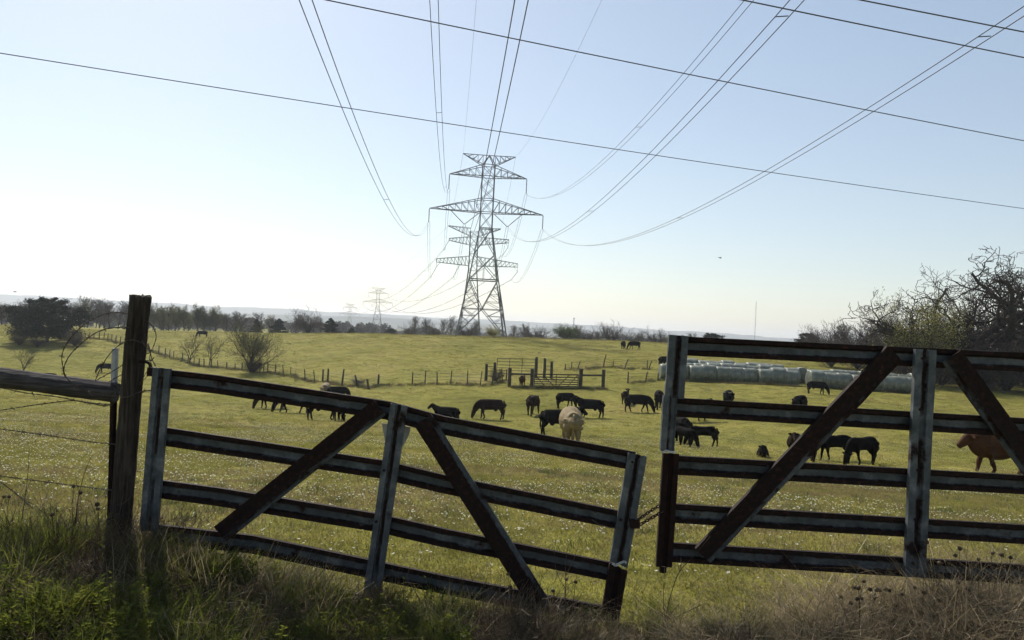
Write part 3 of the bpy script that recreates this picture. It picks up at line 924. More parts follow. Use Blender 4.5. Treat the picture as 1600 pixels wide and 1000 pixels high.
PRO = {'shA': (shA, 4.5), 'upA': (upA, 8.0), 'upB': (upB, 8.0), 'upG': (upG, 8.5), 'upG2': (upG2, 8.5), 'drk': (drk, 4.5)}
for px, top, Y, k, w in line:
    top_at(PRO[k][0], PRO[k][1], 'bare_tree', 'bare grey tree rising behind the crest of the pasture', 'tree', px, top, Y, 'bare trees behind the crest', w)
for px, top, Y, lab in ((435, 496, 200, 'dark pointed cedar behind the crest, left of the bare tree'), (516, 495, 195, 'broad dark cedar behind the crest, right of the bare tree'), (549, 511, 205, 'small dark cedar below the faintest pylon')):
    top_at(cedB, 6.0, 'cedar_tree', lab, 'tree', px, top, Y, None, 1.25)
top_at(cedC, 5.0, 'cedar_tree', 'low domed dark cedar right of the small far pylon', 'tree', 611, 513, 205, None, 1.0)
top_at(cedB, 6.0, 'cedar_tree', 'narrow dark cedar behind the crest near the left field edge', 'tree', 400, 497, 205, None, .9)
top_at(yelS, 4.5, 'budding_bush', 'yellow green bush between the feet of the nearest pylon', 'bush', 770, 509, 172, None, 1.1)
top_at(grB, 4.5, 'green_bush', 'rounded green leafy bush behind the crest, right of the nearest pylon', 'bush', 884, 508, 170, None, 1.3)
r_ = random.Random(4)
for i in range(26):                       # left wood, some just coming into leaf
    px = 128 + i * 9.2 + r_.uniform(-4, 4)
    top = 469 + (px - 128) * .07 + r_.uniform(-5, 6)
    k = r_.choice(['upG', 'upG2', 'upG', 'upG2', 'upA']) if 215 < px < 350 else r_.choice(['upA', 'upB', 'upA', 'upG2'])
    leafy = k.startswith('upG')
    top_at(*PRO[k], 'leafing_tree' if leafy else 'bare_tree', 'pale green tree coming into leaf in the wood behind the left field' if leafy else 'bare grey tree in the wood behind the left field', 'tree', px, top, 195 + r_.uniform(0, 25), 'leafing trees of the left wood' if leafy else 'bare trees of the left wood', 1.0)
for i in range(9):
    px = -40 + i * 19 + r_.uniform(-5, 5)
    top_at(*PRO[r_.choice(['upA', 'upB', 'shA'])], 'bare_tree', 'bare dark tree behind the broad evergreen at the left edge', 'tree', px, 470 + r_.uniform(-5, 8), 165 + r_.uniform(0, 25), 'bare trees behind the broad evergreen', 1.1)
top_at(cedA, 7.6, 'evergreen_tree', 'broad dark evergreen standing alone in the left pasture', 'tree', 74, 462, 126, None, 1.0)
for px, top, Y in ((30, 521, 121), (116, 517, 122), (58, 526, 119)):
    top_at(drk, 4.5, 'brush_thicket', 'low dark brush around the foot of the broad evergreen', 'bush', px, top, Y, 'brush at the broad evergreen', 1.5)
top_at(shT, 6.5, 'bare_shrub', 'big round many-stemmed shrub on the fence line, dark at its foot', 'shrub', 391, 503, 97, None, .85)
tree_at(drk, 4.5, 'brush_thicket', 'dark brush at the foot of the big round shrub', 'bush', 396, 96.5, 22, None, 1.6)
top_at(shC, 3.6, 'bare_shrub', 'small thin bare tree on the left fence line, left of its twin', 'shrub', 296, 522, 108, None, .8)
top_at(shC, 3.6, 'bare_shrub', 'small thin bare tree on the left fence line, next to the big round shrub', 'shrub', 327, 524, 106, None, .8)
top_at(shC, 3.6, 'bare_shrub', 'faint leafless shrub above the wooden rail at the left edge', 'shrub', 36, 545, 96, None, .9)

order_labels('bare trees behind the crest', 'bare grey tree behind the crest of the pasture, %s from the left')
order_labels('bare trees of the left wood', 'bare grey tree in the wood behind the left field, %s from the left')
order_labels('leafing trees of the left wood', 'pale green leafing tree in the wood behind the left field, %s from the left')
order_labels('dark brush under the right trees', 'dark tangled brush at the foot of the right hand trees, %s from the left')
order_labels('bare trees behind the broad evergreen', 'bare dark tree behind the broad evergreen at left, %s from the left')
order_labels('bare trees of the right thicket', 'bare brown tree of the thicket left of the budding tree, %s from the left')
order_labels('brush at the broad evergreen', 'low dark brush at the foot of the broad evergreen, %s from the left')

# ------------------------------------------------------------------ scattering of plants nobody could count
def scatter(name, pts, rot, scl, idx, protos, label, realize=False):
    n = len(pts)
    me = bpy.data.meshes.new(name); me.from_pydata(np.asarray(pts).tolist(), [], [])
    a = me.attributes.new('rot', 'FLOAT_VECTOR', 'POINT'); a.data.foreach_set('vector', np.asarray(rot, np.float32).ravel())
    a = me.attributes.new('scl', 'FLOAT', 'POINT'); a.data.foreach_set('value', np.asarray(scl, np.float32))
    a = me.attributes.new('idx', 'INT', 'POINT'); a.data.foreach_set('value', np.asarray(idx, np.int32))
    if realize:
        a = me.attributes.new('rnd', 'FLOAT', 'POINT'); a.data.foreach_set('value', np.random.default_rng(n).uniform(0, 1, n).astype(np.float32))
    o = link(name, me); tag(o, label, None, None, 'stuff')
    col = bpy.data.collections.new(name + '_kinds')
    for i, pm in enumerate(protos):
        q = bpy.data.objects.new('%s_kind_%02d' % (name, i), pm); col.objects.link(q)
    ng = bpy.data.node_groups.new(name, 'GeometryNodeTree')
    ng.interface.new_socket('Geometry', in_out='INPUT', socket_type='NodeSocketGeometry')
    ng.interface.new_socket('Geometry', in_out='OUTPUT', socket_type='NodeSocketGeometry')
    gi = ng.nodes.new('NodeGroupInput'); go = ng.nodes.new('NodeGroupOutput')
    ci = ng.nodes.new('GeometryNodeCollectionInfo'); ci.inputs['Collection'].default_value = col
    ci.inputs['Separate Children'].default_value = True; ci.inputs['Reset Children'].default_value = True
    ip = ng.nodes.new('GeometryNodeInstanceOnPoints'); ip.inputs['Pick Instance'].default_value = True
    def na(nm, t):
        k = ng.nodes.new('GeometryNodeInputNamedAttribute'); k.data_type = t; k.inputs['Name'].default_value = nm
        return [s for s in k.outputs if s.enabled and s.name == 'Attribute'][0]
    er = ng.nodes.new('FunctionNodeEulerToRotation')
    ng.links.new(na('rot', 'FLOAT_VECTOR'), er.inputs[0])
    ng.links.new(gi.outputs[0], ip.inputs['Points']); ng.links.new(ci.outputs[0], ip.inputs['Instance'])
    ng.links.new(na('idx', 'INT'), ip.inputs['Instance Index']); ng.links.new(er.outputs[0], ip.inputs['Rotation'])
    ng.links.new(na('scl', 'FLOAT'), ip.inputs['Scale']); ri = ng.nodes.new('GeometryNodeRealizeInstances') if realize else None
    if ri: ng.links.new(ip.outputs[0], ri.inputs[0])
    ng.links.new((ri or ip).outputs[0], go.inputs[0])
    md = o.modifiers.new('scatter', 'NODES'); md.node_group = ng
    return o

def blade_clump(name, n, radius, h, w, lean, mat, seed, seg=3, droop=.5, hvar=.5):
    rng = np.random.default_rng(seed); V = []; Fc = []
    for i in range(n):
        a = rng.uniform(0, 6.283); rr = radius * math.sqrt(rng.uniform(0, 1))
        p = np.array([rr * math.cos(a), rr * math.sin(a), -.01])
        az = rng.uniform(0, 6.283); hh = h * rng.uniform(1 - hvar, 1 + hvar * .6); ww = w * rng.uniform(.7, 1.3)
        out = np.array([math.cos(az), math.sin(az), 0]); side = np.array([-out[1], out[0], 0])
        tw = rng.uniform(0, 3.14); side = side * math.cos(tw) + out * math.sin(tw)
        ln = lean * rng.uniform(.2, 1.2)
        o = len(V)
        for k in range(seg + 1):
            t = k / seg
            c = p + np.array([0, 0, hh * (t - droop * .5 * ln * t * t)]) + out * hh * ln * (t * .4 + t * t * .6)
            wk = ww * (1 - t ** 1.6) * .5
            if k < seg: V += [c - side * wk, c + side * wk]
            else: V += [c]
        for k in range(seg - 1): Fc.append((o + 2*k, o + 2*k + 1, o + 2*k + 3, o + 2*k + 2))
        Fc.append((o + 2*(seg-1), o + 2*(seg-1) + 1, o + 2*seg))
    me = bpy.data.meshes.new(name); me.from_pydata([tuple(v) for v in V], [], Fc); me.materials.append(mat)
    return me

def stem_clump(name, n, radius, h, r, lean, mat, seed, branch=2, curl=.4):
    """tangle of dead stems"""
    rng = np.random.default_rng(seed); mb = MB()
    for i in range(n):
        a = rng.uniform(0, 6.283); rr = radius * math.sqrt(rng.uniform(0, 1))
        p = np.array([rr*math.cos(a), rr*math.sin(a), -.01]); d = np.array([rng.normal(0, lean), rng.normal(0, lean), 1.]); d /= np.linalg.norm(d)
        def go(p, d, L, r, dep):
            pts = [p]; m = 5
            for k in range(m):
                d = d + rng.normal(0, curl * .35, 3) + np.array([0, 0, -.05 * k * lean]); d /= np.linalg.norm(d); pts.append(pts[-1] + d * L / m)
            mb.tube(pts, np.linspace(r, r * .4, m + 1), 3, False)
            if dep:
                for _ in range(branch):
                    j = rng.integers(1, m); e = d + rng.normal(0, .7, 3); e /= np.linalg.norm(e)
                    go(pts[j], e, L * rng.uniform(.25, .5), r * .6, dep - 1)
        go(p, d, h * rng.uniform(.5, 1.15), r, 1)
    return mb.mesh(name, mat)

def weed_mesh(name, seed, h=.22, leaves=42, mat='weed_green'):
    rng = np.random.default_rng(seed); mb = MB()
    for s in range(3):
        d = np.array([rng.normal(0, .35), rng.normal(0, .35), 1.]); d /= np.linalg.norm(d)
        hh = h * rng.uniform(.6, 1.1); base = np.array([rng.normal(0, .03), rng.normal(0, .03), -.01])
        mb.tube([base, base + d*hh*.5, base + d*hh + np.array([rng.normal(0, .02), 0, 0])], [.004, .003, .001], 3, False)
        for k in range(leaves // 3):
            t = rng.uniform(.15, 1.0); p = base + d * hh * t
            az = k * 2.4 + rng.uniform(-.4, .4); L = .042 * rng.uniform(.6, 1.3) * (1.25 - .6*t); w = L * .38
            o = np.array([math.cos(az), math.sin(az), rng.uniform(.1, .8)]); o /= np.linalg.norm(o)
            sd = np.cross(o, [0, 0, 1]); sd /= np.linalg.norm(sd)
            q = [p, p + o*L*.45 + sd*w*.5, p + o*L - np.array([0, 0, L*.2]), p + o*L*.45 - sd*w*.5, p + o*L*.5 - np.array([0, 0, .008])]
            mb.add(q, [(0, 1, 4), (1, 2, 4), (2, 3, 4), (3, 0, 4)])
    return mb.mesh(name, M[mat])

def flower_mesh(name, seed, r=.0115, h=.075):
    rng = np.random.default_rng(seed); mb = MB()
    lean = np.array([rng.normal(0, .12), rng.normal(0, .12), 1.])
    top = lean * h
    mb.tube([(0, 0, 0), tuple(top * .5), tuple(top)], [.0018, .0015, .0012], 3, False, 0)
    ax = lean + rng.normal(0, .25, 3); ax /= np.linalg.norm(ax)
    s = np.cross(ax, [1, 0, 0]); s /= np.linalg.norm(s); b = np.cross(ax, s)
    for k in range(7):
        a = k * 6.283 / 7; a2 = a + .55; a1 = a - .55
        def D(q, rr, up): return top + (s*math.cos(q) + b*math.sin(q)) * rr + ax * up
        mb.add([top, D(a1, r*.75, r*.45), D(a, r*1.1, r*.75), D(a2, r*.75, r*.45)], [(0, 1, 2, 3)], 1)
    mb.tube([tuple(top), tuple(top + ax * r * .4)], [r*.3, r*.2], 5, True, 2)
    return mb.mesh(name, [M['weed_green'], M['petal'], M['eye']])

def fan_points(rng, n, y0, y1, half=.80, power=0.0):
    """points over the part of the pasture in view; even in log distance when power = 0"""
    if power == 0: y = y0 * (y1 / y0) ** rng.uniform(0, 1, n)
    else: y = (y0**power + (y1**power - y0**power) * rng.uniform(0, 1, n)) ** (1 / power)
    x = rng.uniform(-half, half, n) * (y + 1.5)
    return x, y

def eul(rng, n, tilt=.0):
    return np.stack([rng.normal(0, tilt, n), rng.normal(0, tilt, n), rng.uniform(0, 6.283, n)], 1)

rng = np.random.default_rng(5)
# short pasture grass: dense tufts close by, wider ones farther out
tufts = [blade_clump('tuft', 60, .22, .038, .006, 1.2, M['grass'], 100 + i) for i in range(4)] + [blade_clump('tuft', 46, .22, .042, .005, 1.5, M['grass_dry'], 110 + i) for i in range(2)]
x, y = fan_points(rng, 21000, 3.2, 16, .82, 1.3)
i_ = np.where((vnoise(x/1.3, y/1.3, 77) + rng.normal(0, .18, len(x))) > .54, rng.integers(4, 6, len(x)), rng.integers(0, 4, len(x)))
scatter('pasture_grass', np.stack([x, y, terrain(x, y)], 1), eul(rng, len(x), .1), rng.uniform(.6, 1.25, len(x)), i_, tufts, 'short green and straw grass of the near pasture')
wide = [blade_clump('wide_tuft', 80, .65, .065, .014, .8, M['grass'], 120 + i) for i in range(3)] + [blade_clump('wide_tuft', 70, .65, .065, .012, 1.0, M['grass_dry'], 130 + i) for i in range(2)]
x, y = fan_points(rng, 40000, 15, 165, .82, .85)
i_ = np.where((vnoise(x/4, y/5, 78) + rng.normal(0, .16, len(x))) > .66, rng.integers(3, 5, len(x)), rng.integers(0, 3, len(x)))
scatter('pasture_grass', np.stack([x, y, terrain(x, y)], 1), eul(rng, len(x), .1), rng.uniform(.6, 1.2, len(x)) * (.7 + y / 130), i_, wide, 'short green grass over the far pasture')
tus = [blade_clump('tussock', 60, .22, .15, .007, 1.0, M['greenbush'], 150 + i, 3) for i in range(2)] + [blade_clump('tussock', 55, .22, .16, .006, 1.3, M['grass_dry'], 155), blade_clump('tussock', 60, .25, .10, .008, 1.4, M['weed_brown'], 156)]
x, y = fan_points(rng, 9000, 6, 150, .82, .8)
keep = vnoise(x/6, y/8, 83) + rng.normal(0, .1, len(x)) > .55
x, y = x[keep], y[keep]
scatter('pasture_tussocks', np.stack([x, y, terrain(x, y)], 1), eul(rng, len(x), .1), rng.uniform(.4, 1.1, len(x)) * (.75 + y / 160), rng.integers(0, 4, len(x)), tus, 'taller dark tussocks dotted over the grazed pasture')
# white flowers in drifts
fl = [flower_mesh('flower', 140 + i) for i in range(5)]
x, y = fan_points(rng, 150000, 5.0, 62, .78, 1.45)
dn = vnoise(x/3.1, y/4.5, 79) * .65 + vnoise(x/1.1, y/1.4, 80) * .35
keep = (rng.uniform(0, 1, len(x)) < smooth(.30, .62, dn)) & (rng.uniform(0, 1, len(x)) < smooth(64, 34, y) + .05) & (rng.uniform(0, 1, len(x)) < .25 + .75*smooth(6, 13, y))
x, y = x[keep], y[keep]
scatter('white_wildflowers', np.stack([x, y, terrain(x, y)], 1), eul(rng, len(x), .15), rng.uniform(.45, 1.2, len(x)), rng.integers(0, 5, len(x)), fl, 'small white wildflowers dotting the pasture')
# far woods between the crest and the hills
fw = []
for i in range(3):
    r2 = np.random.default_rng(200 + i); q = r2.normal(0, 1, (260, 3)); q /= np.linalg.norm(q, axis=1, keepdims=True); q *= r2.uniform(.55, 1, (260, 1))
    q = q * np.array([4, 4, 4.2]) + np.array([0, 0, 4.4])
    fw.append(leaf_cloud('far_tree', q, 1.5, M[('oakdark', 'haze_leaf', 'cedar')[i]], r2, .0, .7))
x, y = fan_points(rng, 5200, 330, 2300, 1.0, .5)
k_ = rng.choice([0, 0, 0, 1, 2], len(x))
keep = vnoise(x/140, y/120, 81) > .42
x, y, k_ = x[keep], y[keep], k_[keep]
scatter('woods', np.stack([x, y, terrain(x, y)], 1), eul(rng, len(x)), rng.uniform(.7, 1.2, len(x)), k_, fw, 'far hazy woods on the low ground before the hills')

# ------------------------------------------------------------------ round hay bales
def bale_mesh(seed):
    rng = np.random.default_rng(seed); mb = MB()
    prof = [(-.76, .0), (-.757, .45), (-.755, .78), (-.745, .87), (-.72, .895), (-.5, .905), (-.25, .90), (0, .91), (.25, .90), (.5, .905), (.72, .895), (.745, .87), (.755, .78), (.757, .45), (.76, .0)]
    n = 28; V = []
    for (x_, r_) in prof:
        for k in range(n):
            a = 6.283 * k / n
            rr = r_ * (1 + .018 * math.sin(a*3 + seed) + rng.normal(0, .006))
            zz = rr * math.sin(a) + .88
            if zz < .10: zz = .10 - (.10 - zz) * .35           # settles on the ground
            V.append((x_ + rng.normal(0, .006), rr * math.cos(a), zz))
    Fc = [(i*n + k, i*n + (k+1) % n, (i+1)*n + (k+1) % n, (i+1)*n + k) for i in range(len(prof)-1) for k in range(n)]
    mb.add(V, Fc)
    return mb.mesh('hay_bale', M['bale'], True)
bales = [bale_mesh(i) for i in range(3)]
def bale_row(x0, x1, Y, slope, rowname, grp, skip=0):
    a = at_depth(x0, Y); b = at_depth(x1, Y + slope)
    n = max(2, int(round((b - a).length / 1.52)))
    ang = math.atan2(b.y - a.y, b.x - a.x)
    for i in range(n):
        t = (i + .5) / n; p = a.lerp(b, t)
        o = link('hay_bale', bales[(i * 7 + int(Y)) % 3])
        o.location = (p.x, p.y, tz(p.x, p.y) - .05); o.rotation_euler = (RND.uniform(-.4, .4), 0, ang + RND.uniform(-.04, .04))
        s = RND.uniform(.92, 1.05); o.scale = (RND.uniform(.98, 1.03), s * RND.uniform(.98, 1.05), s)
        ordn = 'leftmost' if i == 0 else ('rightmost' if i == n - 1 else ['', 'second', 'third', 'fourth', 'fifth', 'sixth', 'seventh', 'eighth', 'ninth', 'tenth', 'eleventh', 'twelfth', 'thirteenth', 'fourteenth'][min(i, 13)])
        tag(o, 'round hay bale, %s, %s' % (ordn if ordn.endswith('most') else ordn + ' from left', rowname), 'hay bale', grp)
bale_row(1031, 1246, 80.5, 0.5, 'front row of left stack', 'hay bales of the left stack')
bale_row(1040, 1244, 84.5, 0.5, 'second row of left stack', 'hay bales of the left stack')
bale_row(1050, 1222, 88.5, 0.5, 'back row of left stack', 'hay bales of the left stack')
bale_row(1263, 1436, 80.5, 0.0, 'front row of right stack', 'hay bales of the right stack')
bale_row(1257, 1440, 85.0, 0.0, 'second row of right stack', 'hay bales of the right stack')
o = link('hay_bale', bales[1]); p = at_depth(1243, 85.5); o.location = (p.x + .6, p.y, p.z - .05); o.rotation_euler = (0, 0, math.radians(80))
tag(o, 'dark round hay bale showing its round end, between the two stacks', 'hay bale')

# ------------------------------------------------------------------ far fences and the wooden gate
FENCE = []
def far_fence(label, posts, wires=(.35, .6, .85), thick=.13, name='pasture_fence'):
    """posts: (column, row of the foot, height in pixels, lean in pixels)"""
    root = None; tops = []
    for px, py, hp, ln in posts:
        g = ground_hit(px, py, 50, 200); FENCE.append(g.copy())
        if root is None: root = thing(name, label, 'fence', g)
        t = PX(px + ln, py - hp, g.y); h = (t.z - g.z)
        h = min(max(h, .7), 2.4)
        dx = ln * g.y / F
        o = g - root.location
        mb = MB(); w = max(.12, thick) * RND.uniform(.85, 1.3)
        mb.tube([o + Vector((0, 0, -.3)), o + Vector((dx*.5, 0, h*.5)), o + Vector((dx, 0, h))], [w*.55, w*.5, w*.45], 6)
        mb.build('post', M['farpost'], root)
        tops.append((o, dx, h))
    for f in wires:
        mb = MB()
        mb.tube([o + Vector((dx*f, 0, min(h, 1.3)*f)) for o, dx, h in tops], .017, 3)
        mb.build('wire', M['wire'], root)
    return root
far_fence('old wire fence of short posts climbing the left pasture towards the wood', [(133, 528, 8, 0), (139, 528, 9, 1), (146, 529, 8, 1), (155, 531, 13, 0), (162, 531, 12, 1), (168.5, 532, 11, 0), (174.5, 533, 11, 0), (181, 535, 11, 0), (188, 537, 11, 0), (196, 538, 11, 0), (215, 543, 12, 0), (232, 548, 12, 0), (248, 553, 13, 0), (258, 557, 13, 0), (265, 559, 12, 0), (271, 560, 11, 0), (285, 563, 12, 0), (294, 566, 12, 0), (303, 570, 13, 0), (311, 572, 12, 0), (319, 573, 13, -1), (330, 574, 13, 0), (341, 575, 12, -2), (354, 576, 10, 0), (367, 578, 10, 0), (378, 578, 11, 0)])
far_fence('sagging wire fence with leaning posts between the big shrub and the pale cow', [(406, 583, 14, 0), (412, 582, 14, 0), (418, 582, 16, 0), (430, 584, 15, 0), (443, 588, 18, -2), (454, 586, 13, 0), (477, 595, 18, -2), (492, 598, 20, -3)], thick=.11)
far_fence('stout dark posts on the fence line behind the pale cow', [(504, 597, 20, 0), (512, 598, 22, 0), (534, 603, 26, 2), (559, 604, 18, -5), (576, 608, 16, -3), (591, 602, 17, 0)], thick=.22)
far_fence('wire fence of thin posts left of the far wooden gate', [(644, 602, 20, 0), (664, 601, 22, 0), (683, 601, 20, -1), (704, 600, 21, 1), (730, 602, 23, 0), (750, 603, 23, 2), (769, 602, 14, 0), (786, 596, 20, -4), (791, 595, 18, 0)], thick=.10)
far_fence('wire fence of leaning posts right of the far wooden gate', [(883, 578, 9, 0), (893, 578, 13, 0), (902, 578, 14, 4), (942, 574, 20, 4), (958, 574, 10, 0), (975, 577, 16, 6), (1011, 577, 14, 0), (1013, 578, 15, 5)], thick=.09)
far_fence('low wire fence running from the far gate to the hay bales', [(981, 599, 18, 0), (1008, 597, 16, 3), (1028, 595, 12, 0)], thick=.09)
far_fence('thin leaning wire fence at the foot of the right hand trees', [(1462, 600, 26, 4), (1478, 600, 18, -6), (1540, 598, 16, 0), (1552, 598, 18, 1), (1592, 603, 14, 0)], thick=.10)

def far_gate():
    Y0 = 72.0
    a = at_depth(833, 71.5); b = at_depth(904, 71.5)
    root = thing('field_gate', 'closed far metal field gate with crossed braces between two stout posts', 'gate', a)
    d = b - a; L = d.length; u = d.normalized()
    def P_(t, h): 
        q = d * t; return Vector((q.x, q.y, q.z + h))
    for t in (0, 1):
        mb = MB(); mb.tube([P_(t, -.3) + u * (-.15 if t == 0 else .15), P_(t, 1.75) + u * (-.15 if t == 0 else .15)], .17, 8); mb.build('post', M['farpost'], root)
    hs = [.12, .32, .52, .74, .98, 1.25]
    for h in hs:
        mb = MB(); mb.bar(P_(.01, h), P_(.99, h), .05, .09 if h < 1.2 else .11); mb.build('rail', M['farpost'], root)
    for t in (.02, .5, .98):
        mb = MB(); mb.bar(P_(t, .06) + Vector((0, -.06, 0)), P_(t, 1.28) + Vector((0, -.06, 0)), .07); mb.build('stile', M['farpost'], root)
    for t0, t1 in ((.26, .03), (.46, .2), (.54, .78), (.74, .97)):
        mb = MB(); mb.bar(P_(t0, .08) + Vector((0, -.10, 0)), P_(t1, 1.22) + Vector((0, -.10, 0)), .07); mb.build('brace', M['farpost'], root)
    # the H braces that hold the gate posts on both sides
    for lab, p0, p1 in (('wooden H brace left of the far gate', 795.5, 830), ('wooden H brace right of the far gate', 907, 942)):
        g0 = at_depth(p0, 71.3); g1 = at_depth(p1, 71.3)
        r = thing('fence_brace', lab, 'fence', g0)
        mb = MB(); mb.tube([(0, 0, -.3), (0, 0, 1.85)], .17, 8); mb.build('post', M['farpost'], r)
        e = g1 - g0
        mb = MB(); mb.tube([e + Vector((-.0, 0, -.3)), e + Vector((0, 0, 1.8))], .17, 8); 
        if p1 > 900: mb.build('post', M['farpost'], r)
        mb = MB(); mb.tube([(0, 0, 1.25), e + Vector((0, 0, 1.25))], .10, 6); mb.build('cross_bar', M['farpost'], r)
    # pen panels behind
    g0 = at_depth(776, 80); g1 = at_depth(835, 80)
    r = thing('cattle_panel', 'tubular cattle pen panel behind the far gate', 'gate panel', g0)
    e = g1 - g0
    for h in (.2, .5, .8, 1.1, 1.45, 1.8):
        mb = MB(); mb.bar(Vector((0, 0, h)), e + Vector((0, 0, h)), .05); mb.build('rail', M['farpost'], r)
    for t in (0, .33, .66, 1):
        mb = MB(); q = e * t; mb.bar(q + Vector((0, -.05, 0)), q + Vector((0, -.05, 1.85)), .06); mb.build('stile', M['farpost'], r)
    for lab, px, Y, h in (('tall dark pen post right of the cattle panel', 837, 78, 2.2), ('second tall dark pen post, right of the first', 850, 78, 2.1), ('short pen post joined to the tall one by rails', 861, 78, 1.8), ('weathered post at the left end of the cattle pen', 759, 76, 1.7), ('split old post beside the dead brush at the cattle pen', 772, 75.5, 1.9)):
        g = at_depth(px, Y); mb = MB(); mb.tube([(0, 0, -.3), (.02, 0, h*.5), (0, 0, h)], [.17, .15, .14], 8)
        o = mb.build('pen_post', M['farpost']); o.location = g; tag(o, lab, 'post')
    g0 = at_depth(759, 76); g1 = at_depth(772, 75.5)
    r = thing('pen_rails', 'short run of rails between the two left pen posts', 'rails', g0)
    for h in (.5, 1.0, 1.45):
        mb = MB(); mb.bar((.1, 0, h), (g1 - g0) + Vector((-.1, 0, h)), .06); mb.build('rail', M['farpost'], r)
    g0 = at_depth(850, 78); g1 = at_depth(861, 78)
    r = thing('pen_rails', 'two rails joining the tall pen post to its neighbour', 'rails', g0)
    for h in (.9, 1.3):
        mb = MB(); mb.bar((.1, 0, h), (g1 - g0) + Vector((-.1, 0, h)), .06); mb.build('rail', M['farpost'], r)
    top_at(shA, 4.5, 'dead_brush', 'dead grey brush grown through the old pen at the far gate', 'bush', 775, 575, 74.5, None, .9)
far_gate()
tree_at(drk, 4.5, 'brush_thicket', 'low dark brush along the fence behind the pale cow', 'bush', 560, 77, 10, None, 2.2)
tree_at(shC, 3.6, 'dead_brush', 'fallen grey branches lying before the right bale stack', 'bush', 1330, 76, 15, None, 2.4)

# rough weeds left standing along the fence lines and round the bales
fx, fy = [], []
for a, b in zip(FENCE, FENCE[1:]):
    d = (b - a).length
    if d < 9:
        for _ in range(int(d * 9)):
            p = a.lerp(b, rng.uniform(0, 1)); fx.append(p.x + rng.normal(0, .25)); fy.append(p.y + rng.normal(0, .45))
for x0, x1, Y in ((1028, 1250, 79.0), (1258, 1440, 79.2), (796, 946, 70.9)):
    a, b = at_depth(x0, Y), at_depth(x1, Y)
    for _ in range(220):
        p = a.lerp(b, rng.uniform(0, 1)); fx.append(p.x); fy.append(p.y + rng.normal(0, .25))
fx, fy = np.array(fx), np.array(fy)
fk = [blade_clump('fence_weed', 40, .25, .26, .012, 1.0, M[q], 160 + i, 3) for i, q in enumerate(('weed_brown', 'greenbush', 'grass_dry'))]
scatter('fence_line_weeds', np.stack([fx, fy, terrain(fx, fy)], 1), eul(rng, len(fx), .1), rng.uniform(.5, 1.5, len(fx)), rng.choice([0, 0, 1, 1, 2], len(fx)), fk, 'rough dark weeds along the far fence lines and bale stacks')

# ------------------------------------------------------------------ cattle
def catmull(P, n):
    P = [np.array(p, float) for p in P]; P = [2*P[0] - P[1]] + P + [2*P[-1] - P[-2]]; out = []
    for i in range(1, len(P) - 2):
        for k in range(n):
            t = k / n
            out.append(.5 * ((2*P[i]) + (-P[i-1] + P[i+1])*t + (2*P[i-1] - 5*P[i] + 4*P[i+1] - P[i+2])*t*t + (-P[i-1] + 3*P[i] - 3*P[i+1] + P[i+2])*t**3))
    out.append(P[-2]); return out

def loft(mb, rows, n=14):
    """rows: x, y, z, half width, half height, axis tilt ignored - rings across the path"""
    rows = catmull(rows, 4)
    pts = np.array([r[:3] for r in rows]); t = np.gradient(pts, axis=0); t /= np.maximum(np.linalg.norm(t, axis=1, keepdims=True), 1e-9)
    V = []
    for r, d in zip(rows, t):
        side = np.cross([0, 0, 1.], d)
        if np.linalg.norm(side) < .25: side = np.array([0, 1., 0])
        side /= np.linalg.norm(side); up = np.cross(d, side); up /= np.linalg.norm(up)
        for k in range(n):
            a = 6.283 * k / n
            V.append(r[:3] + side * math.cos(a) * max(r[3], .005) + up * math.sin(a) * max(r[4], .005))
    m = len(rows)
    Fc = [(i*n + k, i*n + (k+1) % n, (i+1)*n + (k+1) % n, (i+1)*n + k) for i in range(m-1) for k in range(n)]
    Fc += [tuple(range(n-1, -1, -1)), tuple((m-1)*n + k for k in range(n))]
    mb.add(V, Fc)

